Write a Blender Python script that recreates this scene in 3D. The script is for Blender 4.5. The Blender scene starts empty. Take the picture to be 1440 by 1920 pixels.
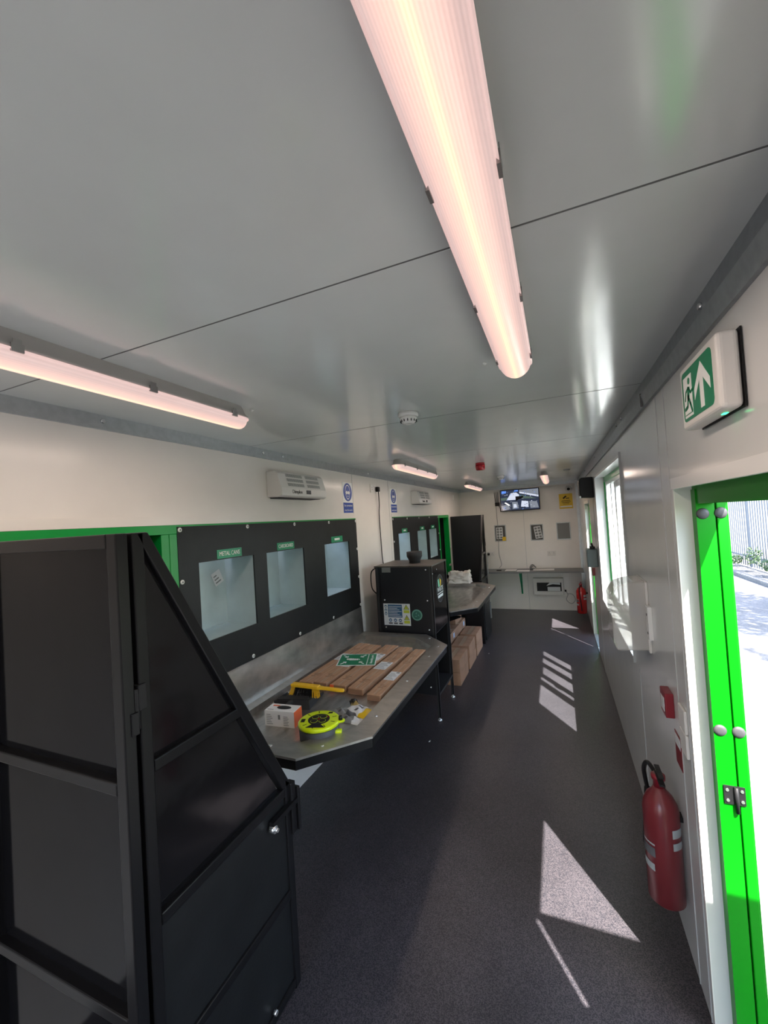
import bpy, bmesh, math, random
from mathutils import Vector, Matrix
random.seed(7)
SC = bpy.context.scene
COL = SC.collection
# ---------------------------------------------------------------- camera
F_PX, YAW, PITCH, ROLL, CX, CZ = 771.66, 0.3964, 0.0232, -0.0623, -0.3909, 1.8556
fw = Vector((-math.sin(YAW)*math.cos(PITCH), math.cos(YAW)*math.cos(PITCH), math.sin(PITCH)))
r0 = Vector((math.cos(YAW), math.sin(YAW), 0)); u0 = r0.cross(fw)
rr = math.cos(ROLL)*r0 + math.sin(ROLL)*u0
uu = -math.sin(ROLL)*r0 + math.cos(ROLL)*u0
cam = bpy.data.cameras.new('camera'); camo = bpy.data.objects.new('camera', cam); COL.objects.link(camo)
mw = Matrix.Identity(4)
for i in range(3):
    mw[i][0] = rr[i]; mw[i][1] = uu[i]; mw[i][2] = -fw[i]
mw[0][3], mw[1][3], mw[2][3] = CX, 0, CZ
camo.matrix_world = mw
cam.sensor_fit = 'HORIZONTAL'; cam.sensor_width = 36; cam.lens = F_PX/1440*36
cam.clip_start = 0.02; cam.clip_end = 300
SC.camera = camo
# ---------------------------------------------------------------- sky, sun, exposure
SC.view_settings.view_transform = 'Standard'; SC.view_settings.look = 'None'
SC.view_settings.exposure = 1.2; SC.view_settings.gamma = 1; SC.view_settings.use_curve_mapping = False
w = bpy.data.worlds.new('sky'); SC.world = w; w.use_nodes = True
nt = w.node_tree; bg = nt.nodes['Background']
sky = nt.nodes.new('ShaderNodeTexSky'); sky.sky_type = 'NISHITA'; sky.sun_disc = False
sky.sun_elevation = math.radians(54); sky.sun_rotation = math.radians(147); sky.air_density = 1.0; sky.dust_density = 2.0
nt.links.new(sky.outputs[0], bg.inputs[0]); bg.inputs[1].default_value = 0.65
SUN_DIR = Vector((-0.388, 0.600, -1.0)).normalized()
sd = bpy.data.lights.new('sun', 'SUN'); sd.energy = 16.5; sd.angle = math.radians(0.5); sd.color = (1, .93, .87)
so = bpy.data.objects.new('sun', sd); COL.objects.link(so)
so.rotation_euler = SUN_DIR.to_track_quat('-Z', 'Y').to_euler(); so.location = (5, -6, 9)

# ---------------------------------------------------------------- materials
MATS = {}
def mat(name, col, rough=.5, metal=0, bump=0, bscale=60, var=0, vscale=6, emit=None, estr=0, alpha=1, trans=0, coat=0, spec=.5, stretch=None):
    m = bpy.data.materials.new(name); m.use_nodes = True; t = m.node_tree; b = t.nodes['Principled BSDF']
    b.inputs['Base Color'].default_value = (*col, 1); b.inputs['Roughness'].default_value = rough
    b.inputs['Metallic'].default_value = metal; b.inputs['Specular IOR Level'].default_value = spec
    b.inputs['Coat Weight'].default_value = coat; b.inputs['Transmission Weight'].default_value = trans
    b.inputs['Alpha'].default_value = alpha
    tc = t.nodes.new('ShaderNodeTexCoord'); mp = t.nodes.new('ShaderNodeMapping')
    if stretch: mp.inputs['Scale'].default_value = stretch
    t.links.new(tc.outputs['Object'], mp.inputs['Vector'])
    if var:
        n = t.nodes.new('ShaderNodeTexNoise'); n.inputs['Scale'].default_value = vscale; n.inputs['Detail'].default_value = 5
        t.links.new(mp.outputs[0], n.inputs['Vector'])
        cr = t.nodes.new('ShaderNodeValToRGB')
        cr.color_ramp.elements[0].position = .3; cr.color_ramp.elements[1].position = .7
        cr.color_ramp.elements[0].color = (*[max(0, c*(1-var)) for c in col], 1)
        cr.color_ramp.elements[1].color = (*[min(1, c*(1+var)) for c in col], 1)
        t.links.new(n.outputs[0], cr.inputs[0]); t.links.new(cr.outputs[0], b.inputs['Base Color'])
    if bump:
        n2 = t.nodes.new('ShaderNodeTexNoise'); n2.inputs['Scale'].default_value = bscale; n2.inputs['Detail'].default_value = 3
        t.links.new(mp.outputs[0], n2.inputs['Vector'])
        bp = t.nodes.new('ShaderNodeBump'); bp.inputs['Strength'].default_value = bump; bp.inputs['Distance'].default_value = .01
        t.links.new(n2.outputs[0], bp.inputs['Height']); t.links.new(bp.outputs[0], b.inputs['Normal'])
    if emit:
        b.inputs['Emission Color'].default_value = (*emit, 1); b.inputs['Emission Strength'].default_value = estr
    MATS[name] = m
    return m
mat('wall_white', (.80, .765, .72), .22, bump=.05, bscale=2.5, var=.02)
mat('wall_right', (.66, .67, .66), .16, bump=.05, bscale=2.5, var=.02)
mat('ceiling_white', (.66, .69, .68), .15, spec=.75, bump=.04, bscale=1.6, var=.02)
mat('seam', (.12, .12, .12), .6)
mat('seal', (.45, .46, .46), .4)
mat('galv', (.30, .33, .35), .42, .6, var=.10, vscale=35, bump=.05)
mat('galv_light', (.42, .45, .47), .38, .6, var=.08, vscale=30)
mat('chute_steel', (.50, .60, .61), .38, .1, var=.06, vscale=8)
mat('bolt', (.75, .77, .78), .25, .9)
mat('screw_white', (.80, .82, .80), .3, .2)
mat('panel_black', (.010, .011, .012), .40, spec=.3, var=.2, vscale=10, bump=.04)
mat('gloss_black', (.006, .006, .007), .10, bump=.12, bscale=3.2, spec=.12)
mat('gate_gloss', (.006, .006, .007), .12, bump=.22, bscale=3.6, spec=.6)
mat('frame_black', (.008, .008, .009), .3, spec=.22)
mat('void_black', (.008, .008, .009), .6)
mat('machine_black', (.010, .011, .015), .38)
mat('green', (.0, .30, .045), .28)
mat('green_door', (.0, .20, .002), .4, spec=.25)
mat('green_label', (.0, .28, .12), .3)
mat('green_sign', (.0, .21, .09), .35)
mat('white_text', (.85, .87, .85), .5)
mat('white_plastic', (.74, .72, .69), .35)
mat('white_gloss', (.80, .80, .78), .2)
mat('upvc', (.82, .84, .84), .25)
mat('steel', (.46, .44, .41), .30, .9, var=.30, vscale=9, bump=.05, bscale=14, stretch=(2, .6, 1))
mat('steel_bright', (.44, .415, .38), .34, .85, var=.14, vscale=12, stretch=(1, 2, 1))
mat('card', (.36, .21, .13), .75, var=.14, vscale=9, bump=.08, bscale=40)
mat('card_wood', (.42, .24, .14), .7, var=.22, vscale=14, stretch=(6, .7, 3))
mat('card_edge', (.26, .14, .08), .8)
mat('tape', (.40, .27, .17), .35)
mat('label_white', (.72, .74, .75), .5)
mat('label_grey', (.35, .38, .39), .5)
mat('label_blue', (.45, .62, .85), .4)
mat('label_dark', (.10, .10, .11), .6)
mat('bl', (.010, .010, .011), .5, spec=.25)
mat('buffer_grey', (.045, .045, .05), .5)
mat('rubber', (.02, .02, .021), .65)
mat('blue_sign', (.02, .07, .36), .35)
mat('blue_panel', (.04, .12, .25), .4)
mat('yellow', (.80, .52, .01), .4)
mat('yellow_brush', (.85, .50, .02), .35)
mat('lime', (.58, .75, .0), .3)
mat('lime_warn', (.55, .60, .05), .4)
mat('grey_dark', (.06, .065, .07), .5)
mat('grey_mid', (.22, .23, .23), .5)
mat('red', (.42, .015, .015), .25, coat=.4)
mat('red_hazed', (.16, .02, .025), .3)  # red muted in the colour to stand in for haze over the near extinguisher
mat('red_dark', (.22, .01, .02), .35)
mat('red_beacon', (.38, .005, .015), .25)
mat('orange_red', (.80, .13, .03), .4)
mat('desk', (.16, .165, .17), .45)
mat('box_blue', (.50, .64, .66), .5)
mat('bag', (.62, .57, .50), .6, bump=.9, bscale=26, var=.15)
mat('paper', (.85, .85, .84), .6)
mat('brass', (.55, .40, .15), .3, .9)
mat('led_green', (.0, .6, .2), .4, emit=(.05, 1, .3), estr=1.5)
mat('fence_white', (.15, .16, .175), .5)
mat('leaf', (.03, .065, .015), .6)
mat('bark', (.16, .11, .07), .8)
mat('glass_tint', (.9, .95, .95), .02, trans=1)
mat('led_glow', (1, .9, .85), .5, emit=(1, .70, .56), estr=1.6)
def brush_reflect(): pass
def grit(name, a, b, scale, rough, spec=.5, big=(.8, 1.25)):
    m = bpy.data.materials.new(name); m.use_nodes = True; t = m.node_tree; p = t.nodes['Principled BSDF']
    p.inputs['Roughness'].default_value = rough; p.inputs['Specular IOR Level'].default_value = spec
    tc = t.nodes.new('ShaderNodeTexCoord')
    n = t.nodes.new('ShaderNodeTexNoise'); n.inputs['Scale'].default_value = scale; n.inputs['Detail'].default_value = 2
    cr = t.nodes.new('ShaderNodeValToRGB'); cr.color_ramp.elements[0].position = .42; cr.color_ramp.elements[1].position = .58
    cr.color_ramp.elements[0].color = (*a, 1); cr.color_ramp.elements[1].color = (*b, 1)
    n2 = t.nodes.new('ShaderNodeTexNoise'); n2.inputs['Scale'].default_value = 1.7; n2.inputs['Detail'].default_value = 8; n2.inputs['Roughness'].default_value = .7
    cr2 = t.nodes.new('ShaderNodeValToRGB'); cr2.color_ramp.elements[0].position = .35; cr2.color_ramp.elements[1].position = .72
    cr2.color_ramp.elements[0].color = (big[0],)*3+(1,); cr2.color_ramp.elements[1].color = (big[1],)*3+(1,)
    mx = t.nodes.new('ShaderNodeMix'); mx.data_type = 'RGBA'; mx.blend_type = 'MULTIPLY'; mx.inputs[0].default_value = 1; mx.clamp_result = False
    for q in (n, n2): t.links.new(tc.outputs['Object'], q.inputs['Vector'])
    t.links.new(n.outputs[0], cr.inputs[0]); t.links.new(n2.outputs[0], cr2.inputs[0])
    t.links.new(cr.outputs[0], mx.inputs[6]); t.links.new(cr2.outputs[0], mx.inputs[7]); t.links.new(mx.outputs[2], p.inputs['Base Color'])
    bp = t.nodes.new('ShaderNodeBump'); bp.inputs['Strength'].default_value = .12; bp.inputs['Distance'].default_value = .002
    t.links.new(n.outputs[0], bp.inputs['Height']); t.links.new(bp.outputs[0], p.inputs['Normal'])
    MATS[name] = m
grit('floor_vinyl', (.018, .019, .024), (.068, .060, .066), 260, .36, .35)
grit('concrete', (.105, .102, .10), (.15, .146, .142), 30, .85)
grit('gravel', (.04, .04, .037), (.17, .165, .155), 38, .9)
grit('earth', (.10, .09, .06), (.18, .17, .13), 14, .9)
# diffuser: ribbed translucent plastic that glows brighter along its centre line (the LED strip behind it)
def diffuser_mat():
    m = bpy.data.materials.new('diffuser'); m.use_nodes = True; t = m.node_tree; p = t.nodes['Principled BSDF']
    p.inputs['Base Color'].default_value = (.5, .46, .44, 1); p.inputs['Roughness'].default_value = .35
    tc = t.nodes.new('ShaderNodeTexCoord'); sp = t.nodes.new('ShaderNodeSeparateXYZ'); t.links.new(tc.outputs['Object'], sp.inputs[0])
    ab = t.nodes.new('ShaderNodeMath'); ab.operation = 'ABSOLUTE'; t.links.new(sp.outputs[0], ab.inputs[0])
    cr = t.nodes.new('ShaderNodeValToRGB'); e = cr.color_ramp.elements
    e[0].position = 0; e[0].color = (1.0, .74, .46, 1); e[1].position = .9; e[1].color = (.50, .33, .31, 1)
    k = cr.color_ramp.elements.new(.22); k.color = (.86, .54, .42, 1)
    k = cr.color_ramp.elements.new(.6); k.color = (.72, .44, .38, 1)
    mu = t.nodes.new('ShaderNodeMath'); mu.operation = 'MULTIPLY'; mu.inputs[1].default_value = 22
    t.links.new(ab.outputs[0], mu.inputs[0]); t.links.new(mu.outputs[0], cr.inputs[0])
    wv = t.nodes.new('ShaderNodeMath'); wv.operation = 'MULTIPLY'; wv.inputs[1].default_value = 1450
    t.links.new(sp.outputs[0], wv.inputs[0])
    sn = t.nodes.new('ShaderNodeMath'); sn.operation = 'SINE'; t.links.new(wv.outputs[0], sn.inputs[0])
    ma = t.nodes.new('ShaderNodeMath'); ma.operation = 'MULTIPLY_ADD'; ma.inputs[1].default_value = .09; ma.inputs[2].default_value = 1.0
    t.links.new(sn.outputs[0], ma.inputs[0])
    t.links.new(cr.outputs[0], p.inputs['Emission Color'])
    st = t.nodes.new('ShaderNodeMath'); st.operation = 'MULTIPLY'; st.inputs[1].default_value = .52
    t.links.new(ma.outputs[0], st.inputs[0]); t.links.new(st.outputs[0], p.inputs['Emission Strength'])
    MATS['diffuser'] = m
diffuser_mat()
def clear_mat():
    m = bpy.data.materials.new('clear_plastic'); m.use_nodes = True; t = m.node_tree
    for n in list(t.nodes):
        if n.type == 'BSDF_PRINCIPLED': t.nodes.remove(n)
    out = [n for n in t.nodes if n.type == 'OUTPUT_MATERIAL'][0]
    tr = t.nodes.new('ShaderNodeBsdfTransparent'); tr.inputs[0].default_value = (.94, .95, .95, 1)
    pr = t.nodes.new('ShaderNodeBsdfPrincipled'); pr.inputs['Base Color'].default_value = (.62, .60, .57, 1); pr.inputs['Roughness'].default_value = .12
    mx = t.nodes.new('ShaderNodeMixShader'); mx.inputs[0].default_value = .68
    t.links.new(tr.outputs[0], mx.inputs[1]); t.links.new(pr.outputs[0], mx.inputs[2]); t.links.new(mx.outputs[0], out.inputs[0])
    MATS['clear_plastic'] = m
    m = bpy.data.materials.new('pane_glass'); m.use_nodes = True; t = m.node_tree
    for n in list(t.nodes):
        if n.type == 'BSDF_PRINCIPLED': t.nodes.remove(n)
    out = [n for n in t.nodes if n.type == 'OUTPUT_MATERIAL'][0]
    tr = t.nodes.new('ShaderNodeBsdfTransparent'); tr.inputs[0].default_value = (.93, .96, .96, 1)
    gl = t.nodes.new('ShaderNodeBsdfGlossy'); gl.inputs['Roughness'].default_value = .02
    
    mx = t.nodes.new('ShaderNodeMixShader')
    mx.inputs[0].default_value = .06; t.links.new(tr.outputs[0], mx.inputs[1]); t.links.new(gl.outputs[0], mx.inputs[2]); t.links.new(mx.outputs[0], out.inputs[0])
    MATS['pane_glass'] = m
clear_mat()

# ---------------------------------------------------------------- mesh builder
WLOC = {}
class MB:
    def __init__(s, M=None): s.v = []; s.f = []; s.mi = []; s.cur = 0; s.M = M; s.sm = []; s.smooth = False
    def use(s, i): s.cur = i; return s
    def add(s, vs, fs):
        b = len(s.v)
        for p in vs:
            p = Vector(p)
            s.v.append(s.M @ p if s.M else p)
        for f in fs:
            s.f.append([b+i for i in f]); s.mi.append(s.cur); s.sm.append(s.smooth)
        return s
    def box(s, x0, x1, y0, y1, z0, z1):
        x0, x1 = min(x0, x1), max(x0, x1); y0, y1 = min(y0, y1), max(y0, y1); z0, z1 = min(z0, z1), max(z0, z1)
        return s.add([(x0,y0,z0),(x1,y0,z0),(x1,y1,z0),(x0,y1,z0),(x0,y0,z1),(x1,y0,z1),(x1,y1,z1),(x0,y1,z1)],
                     [(0,3,2,1),(4,5,6,7),(0,1,5,4),(1,2,6,5),(2,3,7,6),(3,0,4,7)])
    def prism(s, poly, axis, a, b):
        """poly: 2-D points in the two axes other than `axis` (in x,y,z order), extruded from a to b"""
        def P(p, t):
            return {'x': (t, p[0], p[1]), 'y': (p[0], t, p[1]), 'z': (p[0], p[1], t)}[axis]
        n = len(poly)
        vs = [P(p, a) for p in poly] + [P(p, b) for p in poly]
        return s.add(vs, [tuple(range(n))[::-1], tuple(range(n, 2*n))] + [(i, (i+1) % n, n+(i+1) % n, n+i) for i in range(n)])
    def cyl(s, p0, p1, r0, r1=None, n=20, caps=True):
        r1 = r0 if r1 is None else r1
        p0 = Vector(p0); p1 = Vector(p1); d = (p1-p0).normalized()
        a = d.orthogonal().normalized(); c = d.cross(a)
        vs = []
        for p, r in ((p0, r0), (p1, r1)):
            for i in range(n):
                t = 2*math.pi*i/n; vs.append(p + r*(math.cos(t)*a + math.sin(t)*c))
        fs = [(i, (i+1) % n, n+(i+1) % n, n+i) for i in range(n)]
        sm = s.smooth; s.smooth = True; s.add(vs, fs); s.smooth = sm
        if caps:
            b = len(s.v)-2*n
            s.f.append([b+i for i in range(n)][::-1]); s.mi.append(s.cur); s.sm.append(False)
            s.f.append([b+n+i for i in range(n)]); s.mi.append(s.cur); s.sm.append(False)
        return s
    def lathe(s, c, prof, n=28, axis=(0, 0, 1)):
        c = Vector(c); d = Vector(axis).normalized(); a = d.orthogonal().normalized(); e = d.cross(a)
        vs = []
        for r, h in prof:
            for i in range(n):
                t = 2*math.pi*i/n; vs.append(c + d*h + r*(math.cos(t)*a + math.sin(t)*e))
        fs = []
        for k in range(len(prof)-1):
            for i in range(n): fs.append((k*n+i, k*n+(i+1) % n, (k+1)*n+(i+1) % n, (k+1)*n+i))
        fs.append(tuple(range(n))[::-1]); fs.append(tuple((len(prof)-1)*n+i for i in range(n)))
        sm = s.smooth; s.smooth = True; s.add(vs, fs); s.smooth = sm
        return s
    def tube(s, pts, r, n=8):
        pts = [Vector(p) for p in pts]
        if len(pts) > 2:                                   # smooth the path (Catmull-Rom)
            q = []
            for i in range(len(pts)-1):
                p0 = pts[max(i-1, 0)]; p1 = pts[i]; p2 = pts[i+1]; p3 = pts[min(i+2, len(pts)-1)]
                for k in range(6):
                    t = k/6
                    q.append(.5*((2*p1)+(-p0+p2)*t+(2*p0-5*p1+4*p2-p3)*t*t+(-p0+3*p1-3*p2+p3)*t**3))
            q.append(pts[-1]); pts = q
        vs = []; a = None
        for i, p in enumerate(pts):
            d = (pts[min(i+1, len(pts)-1)]-pts[max(i-1, 0)]).normalized()
            a = d.orthogonal().normalized() if a is None else (a - d*a.dot(d)).normalized()
            e = d.cross(a)
            for k in range(n):
                t = 2*math.pi*k/n; vs.append(p + r*(math.cos(t)*a+math.sin(t)*e))
        fs = [(i*n+k, i*n+(k+1) % n, (i+1)*n+(k+1) % n, (i+1)*n+k) for i in range(len(pts)-1) for k in range(n)]
        fs += [tuple(range(n))[::-1], tuple((len(pts)-1)*n+k for k in range(n))]
        sm = s.smooth; s.smooth = True; s.add(vs, fs); s.smooth = sm
        return s
    def disc(s, c, r, h, n=24, sx=1, sy=1):
        """flat disc in local xy plane at c, thickness h along local z"""
        poly = [(c[0]+r*sx*math.cos(2*math.pi*i/n), c[1]+r*sy*math.sin(2*math.pi*i/n)) for i in range(n)]
        return s.prism(poly, 'z', c[2], c[2]+h)
    def build(s, name, mats, parent=None, bevel=0, seg=2):
        me = bpy.data.meshes.new(name)
        c = Vector(((min(p[0] for p in s.v)+max(p[0] for p in s.v))/2, (min(p[1] for p in s.v)+max(p[1] for p in s.v))/2, min(p[2] for p in s.v)))
        me.from_pydata([p-c for p in s.v], [], s.f)
        if isinstance(mats, str): mats = [mats]
        for m in mats: me.materials.append(MATS[m])
        for p, i, sm in zip(me.polygons, s.mi, s.sm): p.material_index = i; p.use_smooth = sm
        bm = bmesh.new(); bm.from_mesh(me); bmesh.ops.recalc_face_normals(bm, faces=bm.faces); bm.to_mesh(me); bm.free()
        me.update()
        o = bpy.data.objects.new(name, me); COL.objects.link(o)
        WLOC[o.name] = c
        if parent:
            o.parent = parent; o.location = c - WLOC[parent.name]
        else: o.location = c
        if bevel:
            bv = o.modifiers.new('bevel', 'BEVEL'); bv.width = bevel; bv.segments = seg; bv.limit_method = 'ANGLE'
        return o
def text(name, body, size, M, matname, parent, depth=.0006, align='CENTER', sx=1, label=None):
    cu = bpy.data.curves.new(name, 'FONT'); cu.body = body; cu.size = size; cu.extrude = depth; cu.align_x = align; cu.align_y = 'CENTER'
    cu.resolution_u = 3
    tmp = bpy.data.objects.new('tmp_text', cu); COL.objects.link(tmp)
    me = bpy.data.meshes.new_from_object(tmp); bpy.data.objects.remove(tmp)
    b = MB(M @ Matrix.Diagonal((sx, 1, 1, 1)))
    b.add([v.co for v in me.vertices], [tuple(p.vertices) for p in me.polygons])
    return b.build(name, matname, parent)
def frame(o, right, up):
    r = Vector(right).normalized(); u = Vector(up).normalized(); n = r.cross(u)
    M = Matrix.Identity(4)
    for i in range(3): M[i][0] = r[i]; M[i][1] = u[i]; M[i][2] = n[i]; M[i][3] = o[i]
    return M
def onleft(y, z, x=-2.206): return frame((x, y, z), (0, 1, 0), (0, 0, 1))
def onright(y, z, x=0.0): return frame((x, y, z), (0, -1, 0), (0, 0, 1))
def onfar(x, z, y=8.36): return frame((x, y, z), (1, 0, 0), (0, 0, 1))
def tag(o, label, cat, group=None, kind=None):
    o['label'] = label; o['category'] = cat
    if group: o['group'] = group
    if kind: o['kind'] = kind
    return o
def thing(name, loc, label, cat, group=None):
    o = bpy.data.objects.new(name, None); COL.objects.link(o); o.location = loc; o.empty_display_size = .1
    WLOC[o.name] = Vector(loc)
    return tag(o, label, cat, group)
def struct(o): o['kind'] = 'structure'; return o
def copy_tree(o, loc=None, parent=None):
    c = o.copy(); COL.objects.link(c)
    if parent: c.parent = parent
    if loc is not None: c.location = loc; WLOC[c.name] = Vector(loc)
    for ch in list(o.children): copy_tree(ch, None, c)
    return c

XL, YF, H = -2.206, 8.36, 2.40
YB = -1.6
def my(y, m): return 8.17 - y if m else y       # the far station is the near one mirrored along the room
# ================================================================ SETTING
struct(MB().box(XL-.10, .10, YB-.1, YF+.1, -.06, 0).build('floor', 'floor_vinyl'))
b = MB()
ys = [YB-.1, -.48, .82, 2.14, 3.43, 4.72, 6.03, 7.33, YF+.1]
for a, c in zip(ys[:-1], ys[1:]): b.box(XL-.10, .10, a+.002, c-.002, H, H+.05)
b.use(1).box(XL-.12, .12, YB-.12, YF+.12, H+.05, H+.10)
for a in ys[1:-1]: b.use(2).box(XL, 0, a-.0022, a+.0022, H-.0004, H+.051)
b.use(3)
for a in ys[1:-1]: b.box(XL+.05, -.05, a+.004, a+.06, H-.0006, H+.001)
struct(b.build('ceiling', ['ceiling_white', 'galv', 'seam', 'ceiling_white']))
def wall_with_holes(name, x0, x1, holes, m, y0=YB, y1=YF):
    """wall normal to x; holes = (ya, yb, za, zb)"""
    b = MB(); cuts = sorted(set([y0, y1] + [h[0] for h in holes] + [h[1] for h in holes]))
    for a, c in zip(cuts[:-1], cuts[1:]):
        hh = [h for h in holes if h[0] <= a+1e-6 and h[1] >= c-1e-6]
        z = 0
        for h in hh:
            if h[2] > z: b.box(x0, x1, a, c, z, h[2])
            z = h[3]
        b.box(x0, x1, a, c, z, H)
    return struct(b.build(name, m))
wall_with_holes('wall_left', XL-.10, XL, [(.83, 3.60, .83, 1.905), (my(3.60, 1), my(.83, 1), .83, 1.905)], 'wall_white')
DOORS = [(.90, 1.756, 0, 1.912), (5.95, 6.81, 0, 1.935)]
WIN = (2.96, 4.84, .905, 2.17)
wall_with_holes('wall_right', 0, .10, DOORS+[WIN], 'wall_right')
struct(MB().box(XL-.1, .1, YF, YF+.1, 0, H).build('wall_far', 'wall_white'))
struct(MB().box(XL-.1, XL+.12, YB-.1, YB, 0, H).box(-.55, .1, YB-.1, YB, 0, H).box(XL+.12, -1.55, YB-.1, YB, 0, H).box(-1.55, -.55, YB-.1, YB, 2.1, H).build('wall_back', 'wall_white'))  # open end doorway behind the camera, added to let daylight into the near room
N = [0]
def trim(b, m, bevel=0):
    N[0] += 1
    return struct(b.build('trim_%d' % N[0], m, bevel=bevel))
# galvanised angles under the ceiling
b = MB().box(XL, XL+.006, YB, YF, 2.345, H).box(XL, XL+.014, YB, YF, 2.334, 2.346)
b.use(1)
for y in (-.3, 1.19, 2.26, 2.48, 3.94, 5.5, 7.0): b.cyl((XL+.004, y, 2.372), (XL+.014, y, 2.372), .011, .008, 10)
trim(b, ['galv_light', 'bolt'])
b = MB().box(-.006, 0, YB, YF, 2.34, H).prism([(0, 2.286), (-.012, 2.286), (-.020, 2.338), (-.006, 2.346), (0, 2.346)], 'y', YB, YF)
b.use(1)
for y in (.2, 1.32, 2.75, 2.95, 4.6, 6.1): b.cyl((-.004, y, 2.368), (-.014, y, 2.368), .010, .008, 10)
b.use(2).box(-.022, 0, 2.10, 2.104, 2.288, 2.345)
trim(b, ['galv', 'bolt', 'seam'])
trim(MB().box(XL, 0, YF-.012, YF, 2.345, H), 'galv_light')
# vertical corner trims, cover strips and panel joints
trim(MB().box(-.045, -.0, YF-.012, YF, 0, 2.345).box(-.012, 0, YF-.06, YF, 0, 2.345), 'galv_light')
trim(MB().box(XL, XL+.035, YF-.01, YF, 0, 2.345), 'white_plastic')
trim(MB().box(-.988, -.982, YF-.003, YF, 0, 2.345), 'seal')
trim(MB().box(XL, XL+.002, 3.572, 3.576, 1.95, 2.334), 'seal')
trim(MB().box(XL, XL+.002, 4.50, 4.504, 0, 2.334), 'seal')
trim(MB().box(-.0025, 0, 1.80, 1.803, 0, 2.286).box(-.0025, 0, 1.93, 1.933, 0, 2.286), 'seal')
trim(MB().box(-.0025, 0, 2.82, 2.823, 0, .9), 'seal')
trim(MB().box(-.0025, 0, 5.25, 5.253, 0, 2.286), 'seal')
# white flashing over the openings in the left wall
for m in (0, 1):
    a, c = (YB, my(3.60, 0)+.03) if not m else (my(3.60, 1)-.03, my(.83, 1)+.03)
    b = MB().box(XL, XL+.006, a, c, 1.905, 1.948)
    if m: b.box(XL, XL+.012, c-.03, c, 1.02, 1.948).box(XL, XL+.012, 7.2, c, 1.0, 1.03)
    trim(b, 'wall_white')

# ---------------------------------------------------------------- doorways (openings 1 and 2) with frames and outward leaves
def doorway(i, d, zt):
    y0, y1, z0, z1 = d
    b = MB().box(.048, .10, y1-.045, y1, 0, zt).box(.048, .10, y0, y0+.008, 0, zt).box(.052, .0995, y0, y1, zt-.05, z1)
    b.box(.10, .19, y0-.1, y1+.1, 1.99, 2.04)
    b.use(1).box(-.002, .10, y0, y1, -.01, .012)
    o = struct(b.build('door_%d' % i, ['green_door', 'galv']))
    b = MB().box(-.010, 0, y0-.0, y1+.0, z1, z1+.032).box(-.010, .004, y0, y1, z1-.006, z1)
    b.box(-.003, 0, y1, y1+.012, 0, z1)
    trim(b, 'white_gloss')
doorway(1, DOORS[0], 1.90); doorway(2, DOORS[1], 1.92)
def leaf(y1, zt, folded, label, near=False):
    """folded: door leaf swung right round against the outside wall; else standing open at 90 degrees"""
    if folded:
        t = thing('door_leaf', (.12, y1, .02), label, 'door')
        b = MB().box(.105, .134, y1-.045, y1+.40, .02, zt)
        b.box(.132, .137, y1-.045, y1-.040, .02, zt)
        L = b.build('leaf_panel', 'green_door', t, bevel=.003)
        for z in (zt-.055, 1.16-.0, .60):
            for x in (.071, .121):
                pass
        h = MB().box(.062, .120, y1-.049, y1-.0445, .845, .905).cyl((.095, y1-.052, .82), (.095, y1-.052, .905), .006, n=10)
        h.use(1)
        for z in (.858, .892):
            for x in (.071, .111): h.cyl((x, y1-.049, z), (x, y1-.0515, z), .005, n=8)
        h.build('hinge', ['bl', 'bolt'], t)
    else:
        t = thing('door_leaf', (.12, y1, .02), label, 'door')
        MB().box(.130, .96, y1, y1+.036, .02, zt).build('leaf_panel', 'green_door', t, bevel=.003)
        for z in (.35, 1.25): MB().box(.09, .135, y1-.004, y1+.03, z, z+.07).build('hinge', 'bl', t)
    return t
leaf(1.756, 1.88, True, 'bright green sunlit steel door leaf folded back outside the near doorway')
leaf(.885, 1.865, False, 'green steel door leaf standing open square to the near doorway')
leaf(6.81, 1.90, True, 'green steel door leaf folded back outside the far doorway beyond the window')
leaf(5.93, 1.885, False, 'green steel door leaf standing open square to the far doorway')
for y1 in (1.756, 6.81):
    for z in (1.815, 1.085):
        for x in (.066, .116):
            o = MB().lathe((x, y1-.045, z), [(.019, 0), (.017, .003), (.008, .005)], 20, (0, -1, 0)).build('door_buffer', 'buffer_grey')
            o = tag(o, 'x', 'door buffer')
            o['_k'] = (y1, z, x)
bufs = [o for o in COL.objects if o.name.startswith('door_buffer')]
for o in bufs:
    y1, z, x = o['_k']; del o['_k']
    o['label'] = 'round grey rubber buffer, %s one on the green %s of the %s doorway' % ('upper' if z > 1.5 else 'lower', 'frame post' if x < .1 else 'door leaf edge', 'near' if y1 < 3 else 'far')
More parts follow.
